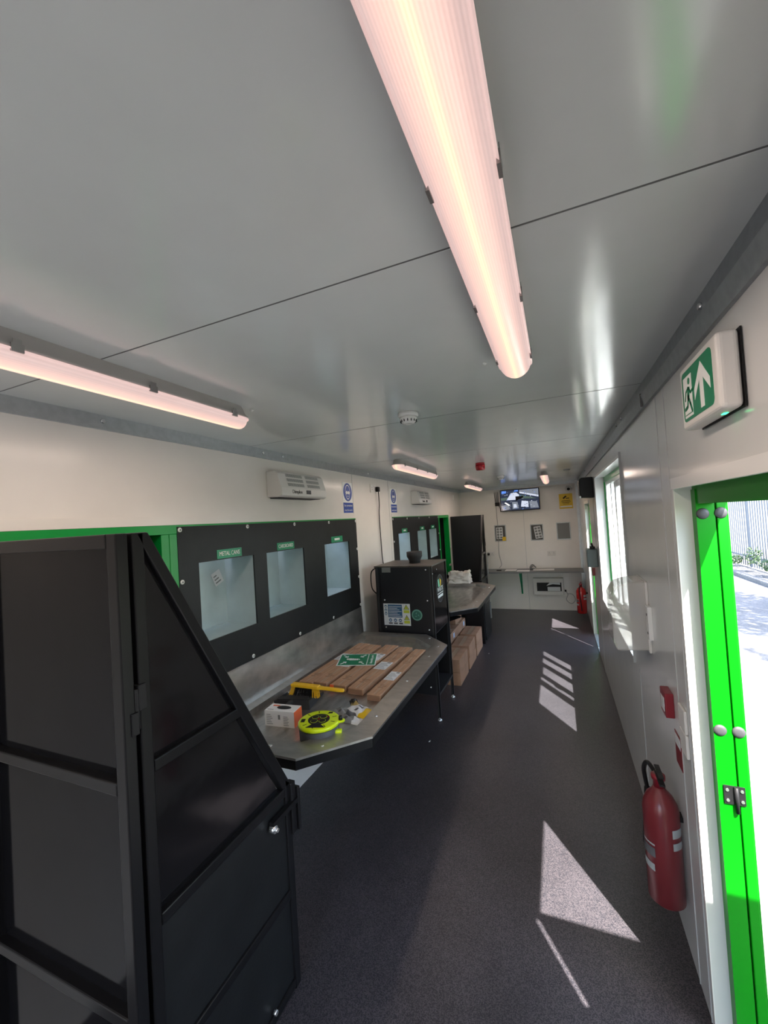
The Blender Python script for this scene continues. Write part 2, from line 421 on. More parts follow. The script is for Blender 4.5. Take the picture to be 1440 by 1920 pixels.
# ---------------------------------------------------------------- window
def window():
    y0, y1, z0, z1 = WIN
    wf = MB()
    wf.box(.090, .14, y0, y0+.07, z0, z1).box(.090, .14, y1-.07, y1, z0, z1).box(.090, .14, y0+.07, y1-.07, z0, z0+.07).box(.090, .14, y0+.07, y1-.07, z1-.085, z1)
    for yc, wd in ((3.59, .10), (3.80, .07), (4.15, .09), (4.44, .065)): wf.box(.095, .135, yc-wd/2, yc+wd/2, z0+.07, z1-.085)
    wf.box(.098, .132, 3.83, 4.12, z0+.07, z0+.13).box(.098, .132, 3.83, 4.12, z1-.14, z1-.085)
    o = struct(wf.build('window_1', 'upvc', bevel=.006))
    # green lining of the reveal
    g = MB().box(.078, .090, y0, y1, z1-.05, z1).box(.078, .090, y0, y1, z0, z0+.03).box(.078, .090, y1-.02, y1, z0, z1).box(.078, .090, y0, y0+.02, z0, z1)
    g.build('window_lining', 'green', o)
    MB().box(.112, .116, y0+.06, y1-.06, z0+.06, z1-.08).build('window_pane', 'pane_glass', o)
    h = MB().box(.078, .096, 3.80-.015, 3.80+.015, 1.40, 1.46).box(.064, .078, 3.80-.01, 3.80+.01, 1.42, 1.55)
    h.build('window_handle', 'upvc', o, bevel=.003)
    # inside trim: flat strips standing proud round the reveal
    trim(MB().box(-.012, .078, y0-.004, y0, z0-.02, z1+.03), 'seal')
    trim(MB().box(-.006, .077, y0+.001, y1-.001, z0-.012, z0+.002).box(-.004, -.0005, y1, y1+.012, z0, z1).box(-.004, 0, y0, y1, z1, z1+.02), 'white_gloss')
window()

# ================================================================ OUTSIDE
gz = -.15
tag(MB().box(-12, 3.85, -14, 70, gz-.1, gz).build('concrete_yard', 'concrete'), 'pale sunlit concrete yard slab outside the open green door', 'ground')['kind'] = 'structure'
tag(MB().box(3.97, 4.68, -14, 70, gz-.1, gz+.02).build('gravel_strip', 'gravel'), 'loose pale gravel between the kerb and the fence', 'gravel', kind='stuff')
struct(MB().box(4.68, 60, -30, 90, gz-.1, gz).build('trim_99', 'earth'))
tag(MB().prism([(3.85, gz-.1), (3.97, gz-.1), (3.97, gz+.09), (3.95, gz+.11), (3.87, gz+.11), (3.85, gz+.09)], 'y', -14, 70).build('kerb', 'concrete'), 'long raised concrete kerb along the gravel by the fence', 'kerb')['kind'] = 'structure'
fz = thing('palisade_fence', (4.72, 14, gz), 'white steel palisade fence of upright pales across the yard', 'fence')
def pale(y, b):
    return b.prism([(4.70, y-.034), (4.688, y-.014), (4.70, y), (4.688, y+.014), (4.70, y+.034), (4.703, y+.034), (4.691, y+.014), (4.703, y), (4.691, y-.014), (4.703, y-.034)], 'z', gz+.04, 2.35)
p0 = pale(12.0, MB()).build('pale', 'fence_white', fz)
for k in range(1, 92):
    c = p0.copy(); COL.objects.link(c); c.parent = fz; c.location = p0.location + Vector((0, .152*k, 0))
b = MB()
for k in range(92, 360): pale(12+.152*k, b)
for k in range(1, 30): pale(12-.152*k, b)
b.build('pales', 'fence_white', fz)['kind'] = 'stuff'
MB().box(4.703, 4.745, 5, 67, 2.0, 2.05).build('rail', 'fence_white', fz); MB().box(4.703, 4.745, 5, 67, .15, .20).build('rail', 'fence_white', fz)
for k in range(0, 10): MB().box(4.703, 4.80, 9.6+2.75*k, 9.68+2.75*k, gz, 2.30).build('post', 'fence_white', fz)
# weeds at the fence foot
def plant(cx, cy, cz, hgt, rad, n, name, label, cat, leafsize=.05, trunk=True, lean=(0, 0)):
    t = thing(name, (cx, cy, cz), label, cat)
    if trunk:
        s = MB(); s.tube([(cx, cy, cz), (cx+.1*rad+lean[0]*.3, cy, cz+hgt*.4), (cx+lean[0]*.7, cy+.1*rad, cz+hgt*.75)], .02+hgt*.012, 7)
        for k in range(7):
            a = k*2.4; s.tube([(cx+lean[0]*.2, cy, cz+hgt*(.3+.06*k)), (cx+rad*.4*math.cos(a)+lean[0]*.5, cy+rad*.4*math.sin(a), cz+hgt*(.5+.05*k)), (cx+rad*.8*math.cos(a)+lean[0], cy+rad*.8*math.sin(a), cz+hgt*(.62+.05*k))], .008+hgt*.004, 5)
        s.build('stem', 'bark', t)
    f = MB()
    for k in range(n):
        while True:
            p = Vector((random.uniform(-1, 1), random.uniform(-1, 1), random.uniform(-1, 1)))
            if p.length < 1 and math.sin(p.x*5+p.y*3)+math.sin(p.z*6+p.y*4) > -.9: break
        c = Vector((cx+lean[0]+p.x*rad, cy+lean[1]+p.y*rad, cz+hgt*.62+p.z*hgt*.38))
        u = Vector((random.gauss(0, 1), random.gauss(0, 1), random.gauss(0, .6))).normalized()*leafsize
        v = u.orthogonal().normalized()*leafsize*.45
        f.add([c-u, c-v, c+u, c+v], [(0, 1, 2, 3)])
    f.build('foliage', 'leaf', t)
    return t
for i, (py, hh) in enumerate(((13.2, .5), (14.1, .7), (15.4, .35), (16.8, .6))):
    plant(4.42, py, gz+.02, hh, .20, 160, 'weed', ['low green weed at the fence foot nearest the doorway edge', 'tallest straggling weed at the foot of the white fence', 'small low weed between two taller ones at the fence foot', 'weed at the fence foot just past the green door leaf'][i], 'plant', .045, trunk=False)
plant(5.5, 5.6, gz, 8.6, 1.7, 3200, 'roadside_tree', 'leafy tree beyond the fence shading the concrete yard', 'tree', .11)
plant(5.7, 2.4, gz, 8.8, 1.3, 1800, 'roadside_tree', 'thin leafy tree beyond the fence, nearer the doorway, out of view', 'tree', .11)

# ================================================================ SORTING STATIONS
def openings(m):
    return [(1.674, 2.116), (2.241, 2.682), (2.990, 3.428)]
def station(m):
    w_ = 'near' if not m else 'far'
    Y = lambda y: my(y, m)
    def bx(b, x0, x1, y0, y1, z0, z1): return b.box(x0, x1, Y(y0), Y(y1), z0, z1)
    # --- green frame round the opening
    t = g = thing('sorting_station', (XL, Y(2.2), .83), 'black sorting board with three square openings in a green frame above the %s bench' % w_, 'sorting station')
    bx(MB(), XL-.09, XL+.004, .76, 3.60, 1.858, 1.905).build('top_beam', 'green', g, bevel=.002)
    b = MB(); bx(b, XL-.09, XL+.001, 1.455, 1.50, .83, 1.858); bx(b, XL-.05, XL+.004, 1.50, 1.545, .83, 1.858)
    b.build('post', 'green', g, bevel=.002)
    b = MB(); bx(b, XL-.09, XL+.001, .83, .86, .83, 1.858); b.build('post', 'green', g)
    b = MB(); bx(b, XL-.09, XL-.002, 3.588, 3.60, .83, 1.858); b.build('post', 'green', g)
    bx(MB(), XL-.09, XL, .83, 3.60, .80, .83).build('bottom_beam', 'green', g)
    # dark chute behind the hatch
    b = MB(); bx(b, XL-.6, XL-.58, .80, 1.50, .5, 1.9); bx(b, XL-.6, XL-.09, .80, .82, .5, 1.9); bx(b, XL-.6, XL-.09, 1.48, 1.50, .5, 1.9)
    bx(b, XL-.6, XL-.09, .80, 1.50, 1.9, 1.92); bx(b, XL-.6, XL-.09, .80, 1.50, .48, .5)
    b.build('hatch_housing', 'void_black', g)
    # --- black board with three openings
    op = openings(m); zb, zt = 1.256, 1.694
    b = MB(); xs = [1.545] + [v for o in op for v in o] + [3.60]
    for i in range(0, len(xs), 2): bx(b, XL-.004, XL+.006, xs[i], xs[i+1], .93, 1.895)
    for a, c in op: bx(b, XL-.004, XL+.006, a, c, .93, zb); bx(b, XL-.004, XL+.006, a, c, zt, 1.895)
    b.use(1)
    for a, c in op:
        for yy in (a-.008, c+.008):
            for zz in (zb-.008, zt+.010): b.cyl((XL+.004, Y(yy), zz), (XL+.0068, Y(yy), zz), .008, n=10)
    b.build('board', ['panel_black', 'void_black'], t)
    for (sy, sz) in [(1.562, 1.878), (2.07, 1.878), (2.576, 1.878), (3.08, 1.878), (3.588, 1.878), (1.562, 1.607), (3.588, 1.607), (3.588, 1.339), (3.588, 1.069), (3.068, 1.066), (2.571, 1.066), (2.061, 1.066), (1.562, 1.339)]:
        s = MB().lathe((XL+.006, Y(sy), sz), [(.0125, 0), (.0125, .002), (.008, .004)], 16, (1, 0, 0))
        s.use(1).cyl((XL+.0095, Y(sy), sz), (XL+.0107, Y(sy), sz), .0045, n=8)
        s.build('screw', ['screw_white', 'grey_dark'], t)
    names = ['METAL CANS', 'CARDBOARD', ''] if not m else ['', '', '']
    for i, (a, c) in enumerate(op):
        yc = (a+c)/2; xb = XL-.24
        ch = MB()
        xi = XL-.004
        bx(ch, xb-.003, xb, a, c, zb, zt+.25)                                     # back
        bx(ch, xb, xi, a-.003, a, zb, zt+.25); bx(ch, xb, xi, c, c+.003, zb, zt+.25)   # sides
        bx(ch, xb, xi, a, c, zb-.003, zb)                                          # floor
        bx(ch, xb, xb+.02, c-.14, c, zb, zb+.004)
        if i < 2: bx(ch, xb+.05, xi, a, c, zt+.06, zt+.063)
        else: bx(ch, xb+.17, xi, a, c, zt+.03, zt+.033)  # covers stop short: chute tops left open to let skylight in
        ch.build('chute', 'chute_steel', t)
        ly = yc + (-.005 if i else .01)
        lab = MB().box(XL+.006, XL+.008, Y(ly-.10), Y(ly+.10), 1.700, 1.752).build('name_plate', 'green_label', t)
        if names[i]:
            text('lettering', names[i], .036, onleft(Y(ly), 1.726, XL+.0085), 'white_text', lab, sx=.78)
        else:
            for q in (0,): MB().box(XL+.008, XL+.0088, Y(ly)-.045, Y(ly)+.045, 1.718, 1.736).build('lettering', 'white_text', lab)
    return t
station(0); station(1)
# data sticker inside first chute (diamond-wise)
b = MB(frame((XL-.236, 2.04, 1.56), (0, 1, .45), (0, -.45, 1)))
b.box(-.038, .038, -.045, .045, 0, .0015); b.use(1)
for k in range(3): b.box(-.028, .02-.01*k, -.03+.022*k, -.022+.022*k, .0015, .002)
tag(b.build('paper_sticker', ['label_white', 'grey_mid']), 'small pale paper sticker set diagonally inside the metal cans opening', 'sticker')

def bench(m):
    w_ = 'near' if not m else 'far'
    Y = lambda y: my(y, m)
    t = thing('sorting_bench', (-1.75, Y(2.6), .70), 'stainless steel bench with chamfered corners, nearer one, carrying long cardboard boxes', 'bench')
    if m: t['label'] = 'stainless steel bench with chamfered corners behind the black machine, farther of the two'
    y0, y1 = 1.573, 3.625
    out = [(-2.19, y0), (-1.562, y0), (-1.302, 1.852), (-1.302, y1-.266), (-1.562, y1), (-2.19, y1)]
    inn = [(-2.12, y0+.13), (-1.625, y0+.13), (-1.425, 1.905), (-1.425, y1-.32), (-1.625, y1-.13), (-2.12, y1-.13)]
    out = [(x, Y(y)) for x, y in out]; inn = [(x, Y(y)) for x, y in inn]
    zr, zt = .80, .762
    b = MB(); n = 6
    vs = [(x, y, zr) for x, y in out] + [(x, y, zr) for x, y in inn] + [(x, y, zt) for x, y in inn]
    fs = [(i, (i+1) % n, n+(i+1) % n, n+i) for i in range(n)] + [(n+i, n+(i+1) % n, 2*n+(i+1) % n, 2*n+i) for i in range(n)]
    b.use(1).add(vs, fs)
    b.use(0).prism(inn, 'z', zt-.003, zt)
    b.build('tray', ['steel', 'steel_bright'], t)
    b = MB()
    for i in range(5):                                  # folded lip and dark apron below
        a, c = Vector((*out[i], 0)), Vector((*out[i+1], 0))
        if i == 4 and False: continue
        d = (c-a).normalized(); nrm = Vector((d.y, -d.x, 0))*(.004 if not m else -.004)
        b.add([a+Vector((0, 0, zr)), c+Vector((0, 0, zr)), c+Vector((0, 0, .789)), a+Vector((0, 0, .789)), a-nrm+Vector((0, 0, zr)), c-nrm+Vector((0, 0, zr)), c-nrm+Vector((0, 0, .789)), a-nrm+Vector((0, 0, .789))],
              [(0, 1, 2, 3), (4, 5, 6, 7), (0, 3, 7, 4), (1, 2, 6, 5), (3, 2, 6, 7)])
    b.build('lip', 'steel', t)
    q = [(x+(.012 if x < -2 else -.006), y + (.006 if y < Y(2.6) else -.006)) for x, y in out]
    b = MB(); ap = [(x, y) for x, y in q]
    for i in range(5):
        a, c = ap[i], ap[i+1]; 
        d = (Vector((*c, 0))-Vector((*a, 0))).normalized(); nr = Vector((-d.y, d.x, 0))*.012*(1 if not m else -1)
        A = Vector((*a, 0)); C = Vector((*c, 0))
        b.add([A+Vector((0, 0, .788)), C+Vector((0, 0, .788)), C+nr+Vector((0, 0, .788)), A+nr+Vector((0, 0, .788)), A+Vector((0, 0, .742)), C+Vector((0, 0, .742)), C+nr+Vector((0, 0, .742)), A+nr+Vector((0, 0, .742))],
              [(0, 1, 2, 3), (4, 7, 6, 5), (0, 4, 5, 1), (1, 5, 6, 2), (2, 6, 7, 3), (3, 7, 4, 0)])
    b.build('apron', 'frame_black', t)
    b = MB(); b.add([(XL+.008, Y(1.55), 1.043), (XL+.008, Y(3.60), 1.043), (XL+.016, Y(3.60), .83), (XL+.016, Y(1.55), .83), (XL+.018, Y(1.55), .80), (XL+.018, Y(3.60), .80)], [(0, 1, 2, 3), (3, 2, 5, 4)])
    b.box(XL+.006, XL+.011, Y(1.55), Y(3.60), 1.035, 1.045)
    b.build('backsplash', 'steel', t)
    for (x, y) in [(-1.37, 2.05), (-1.37, 2.55), (-1.37, 3.05), (-1.365, 3.30), (-1.50, y1-.12), (-1.83, y1-.06), (-1.50, y0+.13), (-1.75, y0+.06)]:
        MB().lathe((x, Y(y), zr), [(.009, 0), (.009, .001), (.006, .003)], 12).build('screw', 'bolt', t)
    for yy in (2.6, 3.4):
        MB().prism([(XL+.002, .70), (-1.50, .70), (-1.50, .685), (XL+.06, .45), (XL+.002, .45)], 'y', Y(yy)-.015, Y(yy)+.015).build('wall_bracket', 'frame_black', t)
    return t
bench(0); bench(1)

# ---------------------------------------------------------------- black folding guards (fixed screen + side gate)
def guard(m, XB):
    Y = lambda y: my(y, m)
    w_ = 'near' if not m else 'far'
    t = thing('hatch_guard', (XB, Y(.77), 0), 'tall glossy black steel guard with hinged sloping side gate, in the left foreground' if not m else 'tall black steel guard screen standing out from the left wall near the far wall', 'guard')
    zt = 1.868
    # screen perpendicular to the wall
    ya, yb = .735, .770
    x0 = XL+.02
    b = MB()
    for z0, z1 in ((zt-.04, zt), (1.165, 1.200), (.55, .585), (.02, .055)): b.box(x0, XB-.04, Y(ya), Y(yb), z0, z1)
    for xa, xc in ((x0, x0+.04), (XB-.04, XB)): b.box(xa, xc, Y(ya), Y(yb), .0, zt)
    fr = b.build('screen_frame', 'frame_black', t, bevel=.004)
    for z0, z1 in ((1.2, zt-.04), (.585, 1.165), (.055, .55)):
        MB().box(x0+.04, XB-.04, Y(yb-.008), Y(yb-.005), z0, z1).build('screen_sheet', 'gloss_black', fr)
    if m:
        MB().box(x0, XB, Y(yb+.001), Y(yb+.004), 0, zt).build('cover_sheet', 'machine_black', t)
    # gate parallel to the wall
    xa, xb = XB-.035, XB
    y0, y1 = .782, 1.42
    zt2, zd, wd = 1.868, .80, .036
    fr = MB()
    fr.prism([(Y(y0), 0), (Y(y0+wd), 0), (Y(y0+wd), zt2), (Y(y0), zt2)], 'x', xa, xb)
    fr.prism([(Y(y1-wd), 0), (Y(y1), 0), (Y(y1), zd), (Y(y1-wd), zd+.04)], 'x', xa, xb)
    fr.prism([(Y(y0+.01), zt2), (Y(y0+.05), zt2-.0), (Y(y1), zd), (Y(y1-.05), zd)], 'x', xa, xb)
    fr.prism([(Y(y0+wd), zd-.035), (Y(y1-wd), zd-.035), (Y(y1-wd), zd), (Y(y0+wd), zd)], 'x', xa, xb)
    yc = y0+.05+(y1-y0-.05)*(zt2-1.225)/(zt2-zd)
    fr.prism([(Y(y0+wd), 1.19), (Y(yc-.02), 1.19), (Y(yc-.035), 1.225), (Y(y0+wd), 1.225)], 'x', xa, xb)
    fr.prism([(Y(y0+wd), .36), (Y(y1-wd), .36), (Y(y1-wd), .395), (Y(y0+wd), .395)], 'x', xa, xb)
    fr.prism([(Y(y0+wd), .01), (Y(y1-wd), .01), (Y(y1-wd), .045), (Y(y0+wd), .045)], 'x', xa, xb)
    gf = fr.build('gate_frame', 'frame_black', t, bevel=.004)
    s = MB(); s.prism([(Y(y0+wd), 1.225), (Y(yc-.035), 1.225), (Y(y0+wd), zt2-.01)], 'x', xb-.022, xb-.019); s.build('gate_sheet', 'gate_gloss', gf)
    s = MB(); s.prism([(Y(y0+wd), zd), (Y(y1-.06), zd), (Y(yc-.03), 1.19), (Y(y0+wd), 1.19)], 'x', xb-.022, xb-.019); s.build('gate_sheet', 'gate_gloss', gf)
    s = MB(); s.box(xb-.012, xb-.009, Y(y0+wd), Y(y1-wd), .395, zd-.035); s.build('gate_sheet', 'panel_black', gf)
    s = MB(); s.box(xb-.012, xb-.009, Y(y0+wd), Y(y1-wd), .045, .36); s.build('gate_sheet', 'panel_black', gf)
    # hinge on the corner
    for zz in (1.33, .35):
        h = MB().cyl((XB-.005, Y(.776), zz), (XB-.005, Y(.776), zz+.11), .008, n=14)
        h.box(XB-.03, XB+.006, Y(.755), Y(.775), zz-.01, zz+.05).box(XB-.02, XB+.006, Y(.777), Y(.80), zz+.05, zz+.12)
        h.build('hinge', 'bl', t, bevel=.002)
    # latch plates and bolt at gate end
    l = MB().box(XB-.02, XB+.012, Y(1.405), Y(1.435), .60, .805).box(XB-.03, XB+.022, Y(1.437), Y(1.452), .60, .775)
    l.build('latch_plate', 'frame_black', t, bevel=.003)
    l = MB().box(XB, XB+.02, Y(1.28), Y(1.45), .715, .735); l.build('latch_bar', 'frame_black', t)
    l = MB().cyl((XB+.0, Y(1.285), .708), (XB+.024, Y(1.285), .708), .014, n=6).cyl((XB+.02, Y(1.285), .708), (XB+.034, Y(1.285), .708), .007, n=12)
    l.build('latch_bolt', 'bolt', t)
    if not m:
        MB().cyl((XB, 1.25, .06), (XB+.012, 1.25, .06), .009, n=6).build('floor_bolt', 'bolt', t)
    return t
guard(0, -1.48); guard(1, -1.59)

# ---------------------------------------------------------------- black machine between the benches
def machine():
    x0, x1, y0, y1 = -2.055, -1.488, 3.66, 4.20
    zb, zt = .78, 1.425
    t = thing('processing_machine', (-1.77, 3.93, 0), 'black box-shaped waste machine with warning stickers and round black spout on top', 'machine')
    b = MB()
    b.box(x0+.02, x1-.012, y0+.012, y1, zb, zt-.012)
    b.build('body', 'machine_black', t)
    MB().box(x0-.01, x1+.004, y0-.004, y1+.004, zt-.012, zt).build('top_plate', 'frame_brown', t)
    b = MB().box(x0+.045, x1-.02, y0+.002, y0+.012, zb, zt-.014)
    b.build('front_panel', 'machine_black', t)
    MB().box(x0, x0+.04, y0+.002, y1, .3, zt-.012).build('side_panel', 'machine_black', t)
    MB().box(x1-.014, x1-.006, y0+.03, y1-.03, zb+.01, zt-.014).build('side_panel', 'gloss_black', t)
    for (x, y) in ((x1-.025, y0), (x1-.025, y1-.025), (x0, y0), (x0, y1-.025)):
        lg = MB().box(x, x+.006, y, y+.025, .035, zt-.012).box(x, x+.025, y, y+.006, .035, zt-.012) if x < -1.8 else MB().box(x+.019, x+.025, y, y+.025, .035, zt-.012).box(x, x+.025, y, y+.006, .035, zt-.012)
        lg.build('leg', 'frame_grey', t)
        MB().cyl((x+.012, y+.012, .02), (x+.012, y+.012, .05), .006, n=8).lathe((x+.012, y+.012, 0), [(.022, 0), (.022, .010), (.010, .022)], 18).build('foot', 'bolt', t)
    MB().box(x0, x1-.004, y0+.01, y0+.018, .235, zb).build('lower_panel', 'machine_black', t)
    b = MB().box(x0, x1, y0+.02, y1, .225, .245); b.build('shelf', 'frame_grey', t)
    MB().box(x0+.04, x1-.02, y1-.012, y1-.004, .245, zb).build('back_panel', 'void_black', t)
    MB().box(x0+.04, x1-.1, y0+.03, y1-.03, zb-.01, zb).build('bottom_plate', 'void_black', t)
    # spout
    cx, cy = -1.735, 3.93
    MB().lathe((cx, cy, zt), [(.056, 0), (.056, .022), (.076, .062), (.078, .066), (.078, .11), (.074, .112), (.070, .108), (.050, .06)], 32).build('spout', 'rubber', t)
    for (x, z) in ((-1.545, 1.385), (-1.545, 1.10), (-1.545, .83), (-1.975, 1.10), (-1.975, .84), (-1.565, .30)):
        MB().lathe((x, y0+.002 if z > .5 else y0+.008, z), [(.008, 0), (.008, .001), (.005, .003)], 12, (0, -1, 0)).build('screw', 'bolt', t)
    for (y, z) in ((3.71, 1.34), (3.85, 1.365)):
        MB().lathe((x1-.006, y, z), [(.009, 0), (.006, .003)], 12, (1, 0, 0)).build('screw', 'bolt', t)
    # rating plate
    MB().box(-1.985, -1.895, y0-.0, y0+.002, 1.365, 1.412).build('rating_plate', 'grey_mid', t)
    # warning sticker
    M = onfar(-1.99, .862, y0+.0018)
    st = MB(M); st.box(0, .270, 0, .205, 0, .0012); st.use(1).box(.045, .190, .075, .197, .0012, .002); st.use(2)
    for k in range(7): st.box(.052, .182-.02*(k % 3), .085+.015*k, .089+.015*k, .002, .0024)
    st.use(1)
    for k in range(3): st.disc((.023, .178-.035*k, .0012), .014, .0008, 14)
    for k in range(3): st.disc((.066+.05*k, .048, .0012), .016, .0008, 14)
    st.use(2)
    for k in range(3): st.box(.014, .032, .172-.035*k, .18-.035*k, .002, .0024); st.box(.058+.05*k, .074+.05*k, .044, .052, .002, .0024)
    st.use(4)
    for k in range(3): st.box(.048+.052*k, .086+.052*k, .012, .026, .0012, .002)
    for k in range(2):
        oy = .152-.098*k
        st.use(4).prism([(.204, oy), (.262, oy), (.233, oy+.047)], 'z', .0012, .0018)
        st.use(3).prism([(.211, oy+.004), (.255, oy+.004), (.233, oy+.039)], 'z', .0018, .0023)
        st.use(4).prism([(.234, oy+.030), (.228, oy+.018), (.234, oy+.018), (.230, oy+.007), (.240, oy+.021), (.234, oy+.021)], 'z', .0023, .0026)
        st.use(3).box(.205, .262, oy-.034, oy-.006, .0012, .002)
    st.build('warning_sticker', ['label_white', 'blue_panel', 'white_text', 'lime_warn', 'label_dark'], t)
    M = onfar(-1.655, .965, y0+.0018)
    st = MB(M); st.disc((0, 0, 0), .052, .001, 28); st.use(1).disc((0, 0, .001), .040, .0006, 24); st.use(0)
    for k in range(3):
        a = math.radians(90+120*k); st.prism([(.028*math.cos(a), .028*math.sin(a)), (.018*math.cos(a+.9), .018*math.sin(a+.9)), (.008*math.cos(a+.4), .008*math.sin(a+.4))], 'z', .0016, .002)
    st.build('round_badge', ['badge_green', 'badge_dark'], t)
    # round logo on the side facing the aisle
    M = onright(3.945, 1.17, x1-.0058); M = frame((x1-.0055, 3.935, 1.17), (0, 1, 0), (0, 0, 1))
    st = MB(M); st.disc((0, 0, 0), .135, .001, 36); st.use(1).disc((0, 0, .001), .128, .0004, 36)
    st.use(2).prism([(-.07, .09), (-.03, .095), (-.01, .02), (-.06, .02)], 'z', .0014, .002)
    st.use(3).prism([(.0, .10), (.05, .07), (.03, .02), (.005, .02)], 'z', .0014, .002)
    st.use(4); st.box(-.10, .10, -.040, -.048, .0014, .002); st.box(-.09, .09, -.060, -.085, .0014, .002)
    lg = st.build('logo_badge', ['grey_dark', 'bl', 'badge_mint', 'yellow', 'white_text'], t)
    text('lettering', 'WASTE', .062, M @ Matrix.Translation((0, -.008, .0016)), 'white_text', lg)
    MB().tube([(-2.05, 3.66, 1.41), (-2.10, 3.66, 1.36), (-2.10, 3.66, 1.22), (-2.06, 3.67, 1.16)], .006).build('side_cable', 'bl', t)
mat('frame_brown', (.10, .085, .075), .42, .3, var=.3, vscale=14)
mat('frame_grey', (.055, .056, .06), .35, .5)
mat('badge_green', (.14, .33, .26), .4); mat('badge_dark', (.03, .14, .11), .4); mat('badge_mint', (.25, .75, .50), .4)
machine()

# ---------------------------------------------------------------- cartons under the far bench
def carton(x0, x1, y0, y1, z0, z1, label, rot=0, lab=None, group=None, tape='x'):
    cx, cy = (x0+x1)/2, (y0+y1)/2
    t = thing('cardboard_carton', (cx, cy, z0), label, 'box', group)
    MB().box(x0, x1, y0, y1, z0, z1).build('carton_body', 'card', t, bevel=.003)
    MB().box(x0+.002, x1-.002, cy-.024, cy+.024, z1, z1+.0006).build('tape', 'tape', t) if tape == 'x' else MB().box(cx-.024, cx+.024, y0+.002, y1-.002, z1, z1+.0006).build('tape', 'tape', t)
    if lab == 'front': MB().box(x0+.06, x0+.11, y0-.0012, y0, z1-.08, z1-.02).build('shipping_label', 'label_blue', t)
    if lab == 'side': MB().box(x1, x1+.0012, y0+.06, y0+.13, z1-.09, z1-.03).build('shipping_label', 'label_blue', t)
    if rot: t.rotation_euler[2] = rot
    return t
fr = [(4.49, 4.92), (5.00, 5.43), (5.50, 5.93)]
nm = ['nearest', 'middle', 'farthest']
for i, (a, c) in enumerate(fr):
    for k in (0, 1):
        carton(-1.70, -1.482, a, c, .142*k, .14+.142*k, 'brown cardboard carton, %s stack of the front row on the floor, %s box' % (nm[i], 'upper' if k else 'lower'), rot=(.03 if i == 1 and k else 0), lab='front' if k and i == 0 else None, tape='y')
bk = [(4.62, 4.90), (4.905, 5.18), (5.185, 5.49), (5.495, 5.79), (5.795, 6.0)]
bn = ['nearest', 'second from the machine', 'middle', 'second from the wall unit', 'farthest']
for i, (a, c) in enumerate(bk):
    carton(-2.08, -1.725, a, c, 0, .385, 'tall brown carton of the back row behind the low stacks, %s' % bn[i], lab='side' if i in (0, 2, 4) else None, tape='x')
carton(-2.05, -1.76, 5.55, 5.92, .387, .52, 'flat brown carton lying on top of the back row of cartons', tape='y')
carton(-1.86, -1.66, 4.29, 4.44, 0, .14, 'small brown carton on the floor glimpsed below the black machine', tape='y')
# black waste unit under far bench
t = thing('under_bench_cabinet', (-1.8, 6.36, 0), 'black steel cabinet with a narrow door under the far end of the far bench', 'cabinet')
MB().box(-2.16, -1.46, 6.04, 6.66, .0, .69).build('body', 'frame_black', t, bevel=.003)
d = MB().box(-1.46, -1.447, 6.09, 6.60, .04, .66).build('door', 'panel_black', t, bevel=.003)
MB().box(-1.447, -1.438, 6.12, 6.57, .55, .575).build('door_rail', 'frame_grey', t); MB().box(-1.447, -1.430, 6.56, 6.58, .25, .50).build('door_handle', 'grey_mid', t)
# crumpled bag on far bench
def bag():
    bm = bmesh.new(); bmesh.ops.create_cube(bm, size=1)
    bmesh.ops.subdivide_edges(bm, edges=bm.edges, cuts=13, use_grid_fill=True)
    from mathutils import noise
    for v in bm.verts:
        p = v.co.copy()
        q = p*5
        n = noise.noise(q)*.05 + noise.noise(p*11)*.03 + noise.noise(p*22)*.018
        v.co = Vector((p.x*.34, p.y*.22, (p.z+.5)*.165)) + p.normalized()*n*(1 if p.z > -.4 else .2)
        v.co.x *= 1-.12*(p.z+.5); v.co.y *= 1-.35*(p.z+.5)
    mz = min(v.co.z for v in bm.verts)
    for v in bm.verts: v.co.z -= mz
    me = bpy.data.meshes.new('plastic_sack'); bm.to_mesh(me); bm.free(); me.materials.append(MATS['bag'])
    for p in me.polygons: p.use_smooth = True
    o = bpy.data.objects.new('plastic_sack', me); COL.objects.link(o); o.location = (-1.88, 6.52, .80)
    tag(o, 'crumpled whitish plastic sack on the far bench against the black guard', 'bag')
bag()

